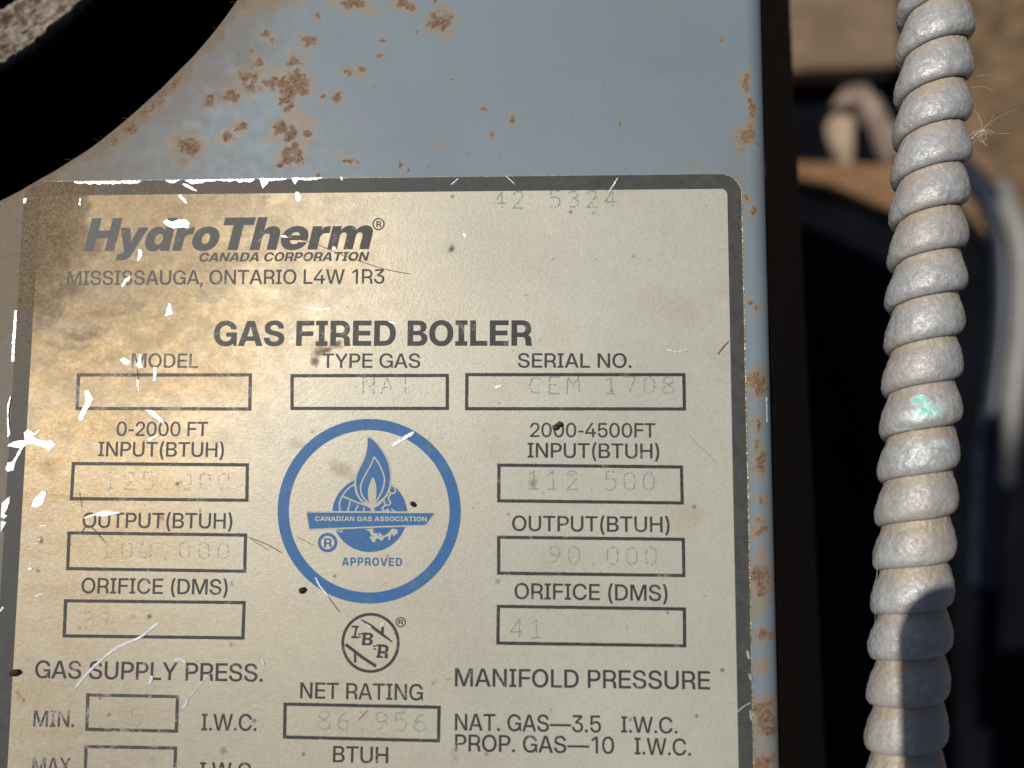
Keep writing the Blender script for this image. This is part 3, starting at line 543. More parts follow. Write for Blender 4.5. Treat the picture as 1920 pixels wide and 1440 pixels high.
left = (1 - sstep(90, 560, qx + 160 * w1)) * sstep(130, 330, qy + 60 * w2)
gr = np.maximum(gr, 0.85 * left)
gr = np.maximum(gr, (1 - sstep(25, 150, qx + 60 * w1)) * sstep(330, 380, qy) * (1 - 0.55 * sstep(500, 900, qy)))
rust = np.maximum(rust, (1 - sstep(0.1, 2.2, hd + 6 * w1)) * 0.48)
corner = (1 - sstep(5, 26, np.hypot(qx - 1385, qy - 318) / 2)) * 0.25
gr = np.clip(np.maximum(gr, corner), 0, 1)
PZg = PZg + np.where(rust > 0.3, (rust - 0.3) * 0.05 * fbm(qx, qy, 0.16, 3, 4), 0)
obj('top_panel', mesh_np('top_panel', np.stack([PXg, YY, PZg], -1), fc, True,
                         dict(rust=rust, halo=halo, grime=gr)), M['panel'], boiler)

# rim of the sheet round the opening
N = 240
tv = np.linspace(0, 2 * math.pi, N, endpoint=False)
rimr = HR + 0.55 * (fbm(tv.copy(), tv * 0, 1.0, 1, 0) * 0)
V = []
for t in tv:
    tt = math.atan2(math.sin(t), math.cos(t))
    r_ = HR + 0.55 * (float(fbm(np.array([tt * 9]), np.array([2.0]), 1.0, 4, 1)[0]) - 0.5) * 2
    for (q, z) in ((0.0, 0.04), (-0.15, -0.3), (0.0, -1.1)):
        V.append((HC[0] + (r_ + q) * math.cos(t), HC[1] + (r_ + q) * math.sin(t), z))
Fq = []
for i in range(N):
    j = (i + 1) % N
    for c_ in range(2):
        Fq.append((i * 3 + c_, i * 3 + c_ + 1, j * 3 + c_ + 1, j * 3 + c_))
M['rim'] = m_plain('rusted_cut_edge', (0.14, 0.075, 0.045), 0.9, 1500, 0.6, 0.8, 0, 0.0003)
obj('opening_rim', mesh_py('opening_rim', V, Fq, True), M['rim'], boiler)

# rough cast collar standing inside the opening
c8 = at(-60, -150, 9)
ro = np.linalg.norm((at(80, 62, 9) - np.array([*HC, 0]))[:2])
ri = np.linalg.norm((at(14, 11, 9) - np.array([*HC, 0]))[:2])
nt, nr = 420, 40
prof = [(ro - 0.5, -110.0), (ro, -60.0), (ro + 0.1, -12.0)]
for q in np.linspace(0, 1, 34):
    prof.append((ro + (ri - ro) * q, -9.0))
prof += [(ri, -14.0), (ri, -110.0)]
prof = np.array(prof)
tt = np.linspace(0, 2 * math.pi, nt)
R2 = prof[:, 0][None, :] + np.zeros((nt, 1)); Zc = prof[:, 1][None, :] + np.zeros((nt, 1))
cxg = HC[0] + R2 * np.cos(tt)[:, None]; cyg = HC[1] + R2 * np.sin(tt)[:, None]
nz = fbm(cxg, cyg, 0.7, 4, 6) - 0.5
Zc = Zc + np.where(Zc > -10, 2.6 * nz, 0)
R2 = R2 + 0.9 * (fbm(cxg * 0.6, cyg * 0.6, 1.0, 3, 9) - 0.5)
cxg = HC[0] + R2 * np.cos(tt)[:, None]; cyg = HC[1] + R2 * np.sin(tt)[:, None]
obj('flue_collar', mesh_np('flue_collar', np.stack([cxg, cyg, Zc], -1), grid_faces(nt, len(prof)), True, dict(top=np.where(np.abs(prof[:, 1] + 9) < .5, 1.0, 0.0)[None, :] + np.zeros((nt, 1)))), M['cast'], boiler)

# casing below the top panel: open-topped dark box
bx0, bx1, by0, by1 = -168.0, 42.0, FRONTY + 2, BACKY - 2
V = [(bx0, by0, -3.5), (bx1, by0, -3.5), (bx1, by1, -3.5), (bx0, by1, -3.5),
     (bx0, by0, -GD), (bx1, by0, -GD), (bx1, by1, -GD), (bx0, by1, -GD),
     (bx0, by0, -180), (bx1, by0, -180), (bx1, by1, -180), (bx0, by1, -180)]
obj('casing', mesh_py('casing', V, [(0, 1, 5, 4), (1, 2, 6, 5), (2, 3, 7, 6), (3, 0, 4, 7), (8, 9, 10, 11)]), M['dark'], boiler)

# black side sheet flaring out under the bent edge
lo0, lo1 = at(1476, 0, 52), at(1543, 1440, 76)
sy = np.linspace(FRONTY, BACKY, 160)
tq = np.linspace(0, 1, 40)
xt = edge_x(sy) - 0.3
fl = (sy - lo0[1]) / (lo1[1] - lo0[1])
xl = lo0[0] + (lo1[0] - lo0[0]) * fl; zl = -50 - 24 * fl
xl = np.maximum(xl, xt + 4); zl = np.clip(zl, -95, -35)
SXg = xt[None, :] + (xl - xt)[None, :] * tq[:, None]
SZg = -1.9 + (zl + 1.9)[None, :] * tq[:, None]
SYg = np.broadcast_to(sy[None, :], SXg.shape)
SXg = SXg + 0.5 * (fbm(SYg, SZg, 0.05, 3, 3) - 0.5)
edge = np.broadcast_to((sstep(0.965, 1.0, tq))[:, None], SXg.shape)
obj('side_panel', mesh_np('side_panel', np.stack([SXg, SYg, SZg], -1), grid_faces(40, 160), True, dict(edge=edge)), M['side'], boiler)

# ------------------------------------------------------------------ rating label
pl = np.mean([at(45, 390)[0], at(5, 1050)[0]])
LX0 = (at(47, 372)[0] + at(3, 1060)[0]) / 2
LX1 = (at(1391, 420)[0] + at(1411, 1440)[0]) / 2
LY1 = (at(300, 341)[1] + at(1250, 325)[1]) / 2
LY0 = LY1 - 175.0
IX0 = (at(70, 480)[0] + at(14, 1440)[0]) / 2
IX1 = (at(1366, 480)[0] + at(1384, 1440)[0]) / 2
IY1 = (at(200, 367)[1] + at(1300, 354)[1]) / 2
IY0 = LY0 + 3.0
CR = 3.9     # outer corner radius
ZL = 0.14    # top of the label sheet


def round_clamp(X, Y, x0, x1, y0, y1, r):
    X = X.copy(); Y = Y.copy()
    cx = np.clip(X, x0 + r, x1 - r); cy = np.clip(Y, y0 + r, y1 - r)
    d = np.hypot(X - cx, Y - cy); f = np.where(d > r, r / np.maximum(d, 1e-9), 1.0)
    return cx + (X - cx) * f, cy + (Y - cy) * f


def stains(qx, qy):
    a = fbm(qx, qy, 0.008, 4, 11) - 0.5; b = fbm(qx, qy, 0.03, 4, 12) - 0.5; c = fbm(qx, qy, 0.012, 3, 14) - 0.5
    reach = 620 - 0.28 * np.maximum(qy - 600, 0) + 260 * np.exp(-((qy - 480) / 260.0) ** 2)
    st = 1 - sstep(0.0, 1.0, (qx + 150 * a + 60 * b - reach * 0.32) / (reach * 1.0))
    st = np.maximum(st, 0.22 * sstep(0.05, 0.3, a) )
    stre = fbm(qx * 0.16, qy, 0.045, 4, 17) - 0.5
    st = st * (0.92 + 0.30 * b + 0.35 * stre)
    for (cx, cy, rx, ry, v) in ((620, 1340, 260, 160, .25), (900, 1390, 160, 90, .22), (640, 900, 90, 70, .30), (700, 860, 120, 60, .2), (800, 830, 60, 40, .25)):
        st = np.maximum(st, v * (1 - sstep(0.2, 1.0, np.hypot((qx + 80 * a - cx) / rx, (qy + 80 * c - cy) / ry))))
    dk = np.zeros_like(qx)
    for (cx, cy, rx, ry, v) in ((160, 622, 75, 15, .55), (200, 592, 80, 12, .42), (262, 575, 70, 12, .28), (120, 642, 70, 14, .38), (95, 465, 40, 120, .25),
                                (600, 655, 22, 18, .85), (628, 644, 16, 10, .8), (592, 678, 10, 12, .8), (847, 467, 10, 10, .95), (845, 466, 16, 15, .4),
                                (300, 545, 50, 14, .25), (75, 1012, 8, 9, .85), (70, 1072, 5, 5, .8), (278, 1153, 7, 7, .9), (247, 1154, 8, 6, .35),
                                (47, 1296, 14, 12, .55), (416, 1405, 10, 11, .75), (433, 1210, 7, 8, .6), (434, 1091, 6, 8, .5), (930, 1088, 7, 7, .8),
                                (998, 902, 12, 12, .75), (1147, 728, 4, 5, .7), (204, 1342, 6, 5, .75), (305, 971, 8, 7, .6), (335, 912, 6, 5, .8),
                                (640, 885, 26, 22, .35), (665, 895, 16, 12, .3), (100, 890, 40, 30, .25), (560, 840, 40, 14, .18), (205, 630, 44, 10, .4),
                                (1070, 890, 7, 5, .4), (130, 560, 70, 10, .2), (70, 570, 30, 30, .15), (130, 1020, 6, 4, .4), (1178, 1180, 5, 5, .5),
                                (812, 1283, 5, 7, .5), (855, 1410, 10, 26, .35), (843, 1275, 10, 3, .6), (1040, 485, 4, 4, .5), (1115, 398, 4, 4, .7), (988, 553, 4, 4, .6), (1120, 485, 3, 3, .6), (1323, 388, 4, 3, .6)):
        w = 1.0 if rx > 12 else 0.25
        dk = np.maximum(dk, v * (1 - sstep(0.25, 1.1, np.hypot((qx + 70 * w * b - cx) / rx, (qy + 60 * w * c + 26 * w * b - cy) / ry))))
    so = 1 - sstep(85, 235, np.hypot((qx - 5) * 0.95, (qy - 372) * 0.66) + 110 * b)
    so = np.maximum(so, (1 - sstep(34, 74, qx + 26 * b + (qy - 480) * 0.055)) * (1 - sstep(480, 720, qy + 120 * b)) * 0.95)
    so = np.maximum(so, 0.40 * (1 - sstep(220, 760, np.hypot(qx - 40, (qy - 360) * 1.25) + 240 * b)))
    st = np.maximum(st * (1 - 0.4 * sstep(800, 1300, qy)), 0.32 * (1 - sstep(420, 1150, qx + 260 * a - 0.1 * (qy - 900))))
    return np.clip(st, 0, 1), np.clip(dk, 0, 1), np.clip(so, 0, 1)


lx = np.linspace(LX0, LX1, 520)
ly = np.concatenate([np.linspace(LY0, -78, 30)[:-1], np.arange(-78, LY1, 0.27), [LY1]])
LXg, LYg = np.meshgrid(lx, ly, indexing='ij')
LXg, LYg = round_clamp(LXg, LYg, LX0, LX1, LY0, LY1, CR)
qx, qy = to_px(LXg, LYg, ZL)
st, dk, sn = stains(qx, qy)
wob = 0.05 * (fbm(LXg, LYg, 0.12, 3, 21) - 0.5)
label = obj('rating_label', mesh_np('rating_label', np.stack([LXg, LYg, ZL + wob * 0], -1), grid_faces(*LXg.shape), True,
                                    dict(stain=st, dark=dk, soot=sn)), M['label'], boiler)
label['label'] = 'cream foil rating label with charcoal border, stained brown on the left'
# foil edge showing round the sheet
nE = 400


def rrect(x0, x1, y0, y1, r, n=12):
    P = []
    for (cx, cy, a0) in ((x1 - r, y1 - r, 0), (x0 + r, y1 - r, 90), (x0 + r, y0 + r, 180), (x1 - r, y0 + r, 270)):
        for i in range(n + 1):
            a = math.radians(a0 + 90 * i / n)
            P.append((cx + r * math.cos(a), cy + r * math.sin(a)))
    return P


def dens(P, step):
    out = []
    for i in range(len(P)):
        a = np.array(P[i]); b = np.array(P[(i + 1) % len(P)])
        n = max(1, int(np.linalg.norm(b - a) / step))
        for j in range(n):
            out.append(a + (b - a) * j / n)
    return np.array(out)


foil = dens(rrect(LX0 + 0.3, LX1 + 0.24, LY0, LY1 + 0.05, CR + 0.1), 0.6)
foil += 0.05 * (RNG.random(foil.shape) - 0.5)
n_ = len(foil)
V = [(p[0], p[1], ZL - 0.05) for p in foil] + [(p[0], p[1], 0.0) for p in foil]
top = [list(t) for t in geometry.tessellate_polygon([[Vector((p[0], p[1], 0)) for p in foil]])]
obj('foil_backing', mesh_py('foil_backing', V, top + [(i, (i + 1) % n_, n_ + (i + 1) % n_, n_ + i) for i in range(n_)]), M['brass'], label)

# printed border band
po = rrect(LX0, LX1, LY0, LY1, CR); pi_ = rrect(IX0, IX1, IY0, IY1, 1.2)
PO, PI = [], []
for i in range(len(po)):
    a, b = np.array(po[i]), np.array(po[(i + 1) % len(po)]); c, d = np.array(pi_[i]), np.array(pi_[(i + 1) % len(pi_)])
    n = max(1, int(np.linalg.norm(b - a) / 0.35))
    for j in range(n):
        PO.append(a + (b - a) * j / n); PI.append(c + (d - c) * j / n)
PO, PI = np.array(PO), np.array(PI)
m_ = 10
fr = np.linspace(0, 1, m_)
Bx = PO[:, None, :] + (PI - PO)[:, None, :] * fr[None, :, None]
Bx = np.concatenate([Bx, Bx[:1]], 0)
qx, qy = to_px(Bx[..., 0], Bx[..., 1], ZL)
rag = (fbm(qx, qy, 0.12, 4, 31) - 0.5)
Bx[:, -1] += 0.0
st2, dk2, sn2 = stains(qx, qy)
sn2 = np.clip(sn2 * 1.2, 0, 1)
obj('border', mesh_np('border', np.concatenate([Bx, np.full(Bx.shape[:2] + (1,), ZL + 0.02)], -1), grid_faces(len(Bx), m_), True, dict(soot=sn2)), M['border'], label)

# ------------------------------------------------------------------ lettering
GLY = {}
for line in GLYPHS.strip().split('\n'):
    key, adv, cs = line.split('|')
    polys = [[tuple(float(v) for v in t.split(',')) for t in c.split()] for c in cs.split('/')]
    GLY[key] = (float(adv), polys)


def area(P):
    return sum(P[i][0] * P[(i + 1) % len(P)][1] - P[(i + 1) % len(P)][0] * P[i][1] for i in range(len(P))) / 2


def inside_poly(p, P):
    r = False; j = len(P) - 1
    for i in range(len(P)):
        if (P[i][1] > p[1]) != (P[j][1] > p[1]) and p[0] < (P[j][0] - P[i][0]) * (p[1] - P[i][1]) / (P[j][1] - P[i][1]) + P[i][0]:
            r = not r
        j = i
    return r


def glyph(key):
    adv, polys = GLY[key]
    outs = [[p] for p in polys if area(p) > 0]
    for p in polys:
        if area(p) <= 0:
            for o in outs:
                if inside_poly(p[0], o[0]):
                    o.append(p); break
    return adv, outs


GC = {}


class Ink:
    """collects flat print (mm, on the label) into one mesh"""
    def __init__(s): s.V = []; s.F = []; s.mi = []

    def poly(s, rings, z, mi=0):
        tri = geometry.tessellate_polygon([[Vector((p[0], p[1], 0)) for p in r] for r in rings])
        b = len(s.V)
        for r in rings:
            s.V += [(p[0], p[1], z) for p in r]
        for t in tri:
            a_, b_, c_ = (s.V[b + i] for i in t)
            f = (b_[0] - a_[0]) * (c_[1] - a_[1]) - (c_[0] - a_[0]) * (b_[1] - a_[1])
            s.F.append([b + i for i in (t if f > 0 else t[::-1])]); s.mi.append(mi)

    def strip(s, pts, w, z, mi=0, taper=True):
        P = [np.array(p[:2], float) for p in pts]; L, R = [], []
        for i, p in enumerate(P):
            d = P[min(i + 1, len(P) - 1)] - P[max(i - 1, 0)]; d /= max(np.linalg.norm(d), 1e-9)
            n = np.array([-d[1], d[0]])
            ww = w * (0.35 if taper and i in (0, len(P) - 1) else 1.0) / 2
            L.append(p + n * ww); R.append(p - n * ww)
        b = len(s.V)
        s.V += [(q[0], q[1], z) for q in L] + [(q[0], q[1], z) for q in R]
        m = len(P)
        for i in range(m - 1):
            s.F.append([b + i, b + m + i, b + m + i + 1, b + i + 1]); s.mi.append(mi)

    def obj(s, name, mats, parent, lab=None):
        me = mesh_py(name, s.V, s.F)
        o = obj(name, me, None, parent)
        for m in mats: me.materials.append(m)
        me.polygons.foreach_set('material_index', s.mi)
        if lab: o['label'] = lab
        return o


ZP = ZL + 0.022


def put_text(ink, s, style, x0, y0, x1, y1, cap, shear=0.0, ls=0.0, z=ZP, mi=0, jit=0.012):
    p0, p1 = at(x0, y0)[:2], at(x1, y1)[:2]
    Lm = np.linalg.norm(p1 - p0); ux = (p1 - p0) / Lm; uy = np.array([-ux[1], ux[0]])
    capm = cap * Lm / math.hypot(x1 - x0, y1 - y0)
    items = []; pen = 0.0
    for ch in s:
        if ch == ' ':
            pen += 270 + ls; continue
        key = style + ch
        if key not in GC: GC[key] = glyph(key)
        adv, outs = GC[key]
        items.append((pen, outs, ch)); pen += adv + ls
    xs_ = [pen_ + q[0] + shear * q[1] for pen_, outs, _ in items for o in outs for q in o[0]]
    mn, mx = min(xs_), max(xs_)
    sx = Lm / (mx - mn); sy_ = capm / 745.0
    for pen_, outs, ch in items:
        for k_, o in enumerate(outs):
            rings = []
            for r in o:
                rr_ = []
                for q in r:
                    X = (pen_ + q[0] + shear * q[1] - mn) * sx + random.uniform(-jit, jit)
                    Y = q[1] * sy_ + random.uniform(-jit, jit)
                    v = p0 + ux * X + uy * Y
                    rr_.append((v[0], v[1]))
                rings.append(rr_)
            ink.poly(rings, z + 0.004 * k_, mi)


def line(s, style, x0, y0, x1, y1, cap, mat='ink', shear=0.0, ls=0.0, lab=None):
    k_ = Ink()
    put_text(k_, s, style, x0, y0, x1, y1, cap, shear, ls)
    return k_.obj('lettering', [M[mat]], label, lab)


def ring_pts(cx, cy, rx, ry, n=72, a0=0, a1=360):
    return [at(cx + rx * math.cos(math.radians(a0 + (a1 - a0) * i / n)), cy + ry * math.sin(math.radians(a0 + (a1 - a0) * i / n)))[:2] for i in range(n + (0 if a1 - a0 == 360 else 1))]


def ppx(L):
    return [at(*p)[:2] for p in L]


# trade mark heading
k = Ink()
put_text(k, 'Hydro', 'k', 158, 471.5, 411, 470, 62, 0.20, -20)
put_text(k, 'Therm', 'k', 418, 469.5, 699, 467.5, 62, 0.20, -20)
k.obj('lettering', [M['ink']], label, 'heavy slanted HydroTherm name')
k = Ink()
k.poly([ring_pts(710, 420.5, 11.5, 11.5, 40), ring_pts(710, 420.5, 9, 9, 40)], ZP)
put_text(k, 'R', 'b', 705.5, 426.5, 715, 426.5, 12)
k.obj('registered_mark', [M['ink']], label)
TXT = [('CANADA CORPORATION', 'b', 374, 491, 693, 489.5, 17, 'ink', 0.22, 10), ('MISSISSAUGA, ONTARIO L4W 1R3', 'r', 126, 535, 721, 532, 27, 'ink', 0, 0),
       ('GAS FIRED BOILER', 'b', 401, 649, 998, 648.5, 47.5, 'ink', 0, 0), ('MODEL', 'r', 247, 689.5, 372, 690, 26.5, 'ink_worn_glare', 0, 0),
       ('TYPE GAS', 'r', 604, 690, 788, 690, 27, 'ink', 0, 0), ('SERIAL NO.', 'r', 971, 689.5, 1184, 690, 27.5, 'ink', 0, 0),
       ('0-2000 FT', 'r', 219, 817.5, 390, 818, 26.5, 'ink', 0, 0), ('INPUT(BTUH)', 'r', 184.5, 855.5, 420, 857, 27, 'ink', 0, 0),
       ('OUTPUT(BTUH)', 'r', 155, 989.5, 436, 991, 28, 'ink', 0, 0), ('ORIFICE (DMS)', 'r', 153, 1112, 427, 1115, 28, 'ink', 0, 0),
       ('GAS SUPPLY PRESS.', 'r', 66, 1271, 493, 1278, 32, 'ink', 0, 0), ('MIN.', 'r', 63, 1362, 139.5, 1363, 29, 'ink_worn_glare', 0, 0),
       ('I.W.C.', 'r', 378, 1369, 481.5, 1370, 30, 'ink', 0, 0), ('MAX.', 'r', 61, 1451, 140, 1452, 30, 'ink_worn_glare', 0, 0),
       ('I.W.C.', 'r', 375, 1460, 480, 1461, 30, 'ink', 0, 0), ('NET RATING', 'r', 563, 1309, 793, 1313, 29.5, 'ink', 0, 0),
       ('BTUH', 'r', 624.5, 1428.5, 728, 1431, 29.5, 'ink', 0, 0), ('2000-4500FT', 'r', 994, 819.5, 1229, 820.5, 27, 'ink', 0, 0),
       ('INPUT(BTUH)', 'r', 989, 858, 1236, 860, 28, 'ink', 0, 0), ('OUTPUT(BTUH)', 'r', 960, 995.5, 1255.5, 998, 29, 'ink', 0, 0),
       ('ORIFICE (DMS)', 'r', 964.5, 1123, 1251.5, 1127, 30, 'ink', 0, 0), ('MANIFOLD PRESSURE', 'r', 853, 1286.5, 1331.5, 1292.5, 33.5, 'ink', 0, 0),
       ('NAT. GAS\u20143.5', 'r', 853, 1369, 1127, 1373, 31, 'ink', 0, 0), ('I.W.C.', 'r', 1164.5, 1373, 1270, 1375, 30, 'ink', 0, 0),
       ('PROP. GAS\u201410', 'r', 853, 1408, 1151.5, 1413, 31, 'ink', 0, 0), ('I.W.C.', 'r', 1189.5, 1414, 1295.5, 1416.5, 31, 'ink', 0, 0)]
for (s, sty, x0, y0, x1, y1, cap, mt, sh, ls) in TXT:
    line(s, sty, x0, y0, x1, y1, cap, mt, sh, ls)

# outlined entry boxes: outer corners tl, tr, br, bl
BOX = [((145, 700), (473, 700), (472, 770), (142, 769), 'ink_worn_glare'), ((545, 701.5), (842, 701), (842, 769), (545, 769), 'ink'),  # first box: glare painted in as paler ink
       ((872.5, 699.5), (1285, 699.5), (1286, 770), (872, 769.5), 'ink'), ((135.5, 866), (467.5, 868.5), (466.5, 941), (131.5, 938), 'ink'),
       ((127.5, 996), (464, 1000), (462.5, 1074), (124.5, 1069), 'ink'), ((121, 1123), (461.5, 1126.5), (459, 1199), (118, 1195), 'ink'),
       ((162.5, 1299.5), (336.5, 1302.5), (334.5, 1373.5), (160.5, 1370), 'ink_worn_glare'), ((159, 1396), (333, 1399), (331, 1470), (157, 1467), 'ink_worn_glare'),
       ((532, 1316.5), (826.5, 1322.5), (825.5, 1391.5), (531, 1384.5), 'ink'), ((932.5, 869), (1280.5, 872.5), (1282, 946), (932, 942), 'ink'),
       ((932, 1004), (1284, 1008), (1285, 1082), (932, 1077.5), 'ink'), ((931.5, 1133.5), (1286, 1138.5), (1286.5, 1213.5), (930.5, 1208.5), 'ink')]
for b4 in BOX:
    c4 = [np.array(p, float) for p in b4[:4]]; w = 6.2
    k = Ink(); cen = sum(c4) / 4
    inn = [np.array([p[0] + (w if p[0] < cen[0] else -w), p[1] + (w if p[1] < cen[1] else -w)]) for p in c4]
    O_, I_ = [], []
    for i in range(4):
        a, b = c4[i], c4[(i + 1) % 4]; c, d = inn[i], inn[(i + 1) % 4]
        n = int(np.linalg.norm(b - a) / 5)
        for j in range(n):
            O_.append(a + (b - a) * j / n + RNG.uniform(-.22, .22, 2)); I_.append(c + (d - c) * j / n + RNG.uniform(-.22, .22, 2))
    k.poly([ppx(O_), ppx(I_)], ZP)
    k.obj('entry_box', [M[b4[4]]], label)

# faint typed entries made of dots
TYP = {'0': [[(.5, 0), (.85, .25), (.9, .8), (.85, 1.35), (.5, 1.6), (.15, 1.35), (.1, .8), (.15, .25), (.5, 0)]],
       '1': [[(.2, 1.3), (.5, 1.6), (.5, 0)], [(.15, 0), (.85, 0)]],
       '2': [[(.1, 1.3), (.3, 1.58), (.7, 1.58), (.9, 1.25), (.8, .95), (.1, 0), (.95, 0)]],
       '3': [[(.1, 1.4), (.4, 1.6), (.75, 1.5), (.85, 1.2), (.6, .88), (.35, .85)], [(.6, .88), (.9, .6), (.85, .2), (.5, 0), (.1, .15)]],
       '4': [[(.95, .5), (.05, .5), (.7, 1.6), (.7, 0)]],
       '5': [[(.85, 1.6), (.2, 1.6), (.15, .95), (.5, 1.05), (.85, .85), (.9, .4), (.7, .05), (.35, 0), (.1, .15)]],
       '6': [[(.8, 1.5), (.45, 1.35), (.15, .8), (.12, .35), (.4, 0), (.75, .05), (.9, .4), (.75, .8), (.4, .85), (.15, .6)]],
       '7': [[(.1, 1.6), (.9, 1.6), (.4, 0)]],
       '8': [[(.5, .86), (.15, 1.1), (.2, 1.5), (.5, 1.6), (.8, 1.5), (.85, 1.1), (.5, .86), (.1, .55), (.12, .15), (.5, 0), (.88, .15), (.9, .55), (.5, .86)]],
       '9': [[(.2, .1), (.55, .25), (.85, .8), (.88, 1.25), (.6, 1.6), (.25, 1.55), (.1, 1.2), (.25, .8), (.6, .75), (.85, 1.0)]],
       ',': [[(.5, .15), (.55, .0), (.4, -.2)]], 'N': [[(.1, 0), (.1, 1.6), (.9, 0), (.9, 1.6)]],
       'A': [[(.05, 0), (.5, 1.6), (.95, 0)], [(.2, .55), (.8, .55)]], 'T': [[(.05, 1.6), (.95, 1.6)], [(.5, 1.6), (.5, 0)]],
       'C': [[(.9, 1.35), (.6, 1.6), (.25, 1.4), (.1, .8), (.25, .2), (.6, 0), (.9, .2)]],
       'E': [[(.9, 1.6), (.15, 1.6), (.15, 0), (.95, 0)], [(.15, .85), (.7, .85)]], 'M': [[(.05, 0), (.1, 1.6), (.5, .7), (.9, 1.6), (.95, 0)]]}


def typed(s, x0, yb, pitch, w, h, slope=0.0, dot=1.7, keep=0.88):
    k_ = Ink()
    for i, ch in enumerate(s):
        for pl_ in TYP.get(ch, []):
            P = [np.array([x0 + pitch * i + p[0] * w, yb + slope * pitch * i - p[1] / 1.6 * h]) for p in pl_]
            for a, b in zip(P[:-1], P[1:]):
                n = max(1, int(np.linalg.norm(b - a) / 2.6))
                for j in range(n):
                    if random.random() > keep: continue
                    c = a + (b - a) * j / n + np.array([random.uniform(-.4, .4), random.uniform(-.4, .4)])
                    r = dot * random.uniform(.75, 1.15)
                    k_.poly([ppx([(c[0] + r * math.cos(t), c[1] + r * math.sin(t)) for t in (0, 1.05, 2.1, 3.14, 4.19, 5.24)])], ZL + 0.012 + random.uniform(0, .006))
    return k_.obj('typed_entry', [M['faint' if x0 > 500 else 'faint2']], label)


typed('42 5324', 926, 391, 34.6, 22, 31, -0.013)
typed('NAT', 679, 738, 34.5, 25, 32, 0, 1.5, 0.7)
typed('CEM 1708', 991, 738, 35.6, 25, 31)
typed('125,000', 196, 917, 35.4, 24, 32, 0.01, 1.5, 0.55)
typed('112,500', 989, 917, 35.8, 25, 34, 0.012)
typed('100,000', 190, 1046, 36.2, 24, 31, 0.01, 1.5, 0.65)
typed('90,000', 1028, 1057, 36, 25, 33, 0.012)
typed('39', 154, 1177, 30, 24, 31, 0.01, 1.5, 0.7)
typed('41', 956, 1195, 37, 26, 34, 0.012)
typed('5', 244, 1360, 35, 26, 32)
typed('86,956', 595, 1367, 35.8, 26, 34, 0.02)
typed('1', 276, 1452, 35, 24, 32, 0, 1.3, 0.8)

# blue approval emblem (mi 0 blue, 1 cream)
k = Ink()


def E(L):
    return ppx([(540 + x / 4.8, 800 + y / 4.8) for x, y in L])


def smooth(L, n=5, closed=True):
    out = []; m = len(L)
    for i in range(m if closed else m - 1):
        g = lambda j: np.array(L[j % m] if closed else L[min(max(j, 0), m - 1)], float)
        p0, p1, p2, p3 = g(i - 1), g(i), g(i + 1), g(i + 2)
        for j in range(n):
            t = j / n
            out.append(tuple(0.5 * (2 * p1 + (p2 - p0) * t + (2 * p0 - 5 * p1 + 4 * p2 - p3) * t * t + (3 * p1 - p0 - 3 * p2 + p3) * t ** 3)))
    if not closed: out.append(tuple(L[-1]))
    return out


ES = 0.1 / 4.8     # mm per emblem unit
k.poly([ring_pts(692.5, 958.5, 171.5, 173, 140), ring_pts(692.5, 958.5, 150.5, 152, 140)], ZP)
disc = [(737 + 338 * math.cos(a * math.pi / 60), 790 + 338 * math.sin(a * math.pi / 60)) for a in range(120)]
k.poly([E(disc)], ZP)
z1, z2, z3, z4 = ZP + .004, ZP + .008, ZP + .012, ZP + .016
flame = smooth([(722, 100), (765, 120), (815, 175), (860, 240), (895, 310), (916, 395), (920, 470), (910, 545), (885, 605), (850, 650), (825, 668),
                (770, 705), (700, 680), (660, 650), (632, 600), (617, 545), (614, 490), (625, 435), (655, 365), (688, 300), (708, 235), (718, 165)], 3)
fc_ = np.mean(flame, 0)
halo_ = [tuple(fc_ + (np.array(p) - fc_) * (1 + 17 / max(40, np.linalg.norm(np.array(p) - fc_)))) for p in flame]
k.poly([E(halo_)], z1, 1)
for (pts, w) in (([(600, 520), (545, 555), (490, 625), (465, 690), (472, 760)], 13), ([(488, 622), (560, 655), (650, 690), (745, 715)], 14),
                 ([(562, 672), (540, 760)], 13), ([(632, 705), (608, 760)], 13), ([(690, 720), (680, 760)], 11), ([(745, 710), (770, 760)], 30),
                 ([(605, 520), (625, 610), (690, 680), (770, 720), (860, 650)], 16), ([(905, 520), (955, 540), (968, 585), (930, 600), (905, 560), (915, 525)], 13),
                 ([(930, 600), (905, 640), (925, 690), (880, 705), (865, 650), (900, 610)], 13), ([(880, 705), (850, 735), (870, 760), (900, 745), (905, 765)], 14),
                 ([(930, 740), (965, 762)], 10), ([(430, 925), (485, 948), (482, 920)], 9)):
    k.strip(E(smooth(pts, 4, False)), w * ES, z1 + random.uniform(0.0005, 0.003), 1, False)
k.poly([E([(165, 757), (1330, 764), (1305, 815), (1245, 897), (860, 905), (185, 935)])], z1 + .0035, 1)
k.poly([E([(172, 772), (1318, 778), (1300, 803), (1240, 884), (860, 892), (196, 920)])], z3, 0)
k.poly([E(flame)], z2, 0)
k.strip(E(smooth([(778, 272), (815, 325), (850, 400), (870, 470), (860, 545), (838, 600), (810, 648), (780, 690)], 4, False)), 13 * ES, z3, 1, False)
k.strip(E(smooth([(778, 270), (748, 345), (700, 428), (668, 490), (655, 550), (662, 600), (682, 640), (730, 690)], 4, False)), 13 * ES, z3 + .001, 1, False)
k.poly([E(smooth([(765, 455), (788, 500), (798, 560), (796, 625), (784, 690), (760, 715), (735, 690), (722, 620), (724, 560), (742, 500)], 3))], z4, 1)
k.poly([E(smooth([(640, 640), (700, 690), (760, 705), (820, 670), (862, 640), (840, 690), (800, 720), (750, 735), (690, 700)], 3))], z4 + .001, 1)
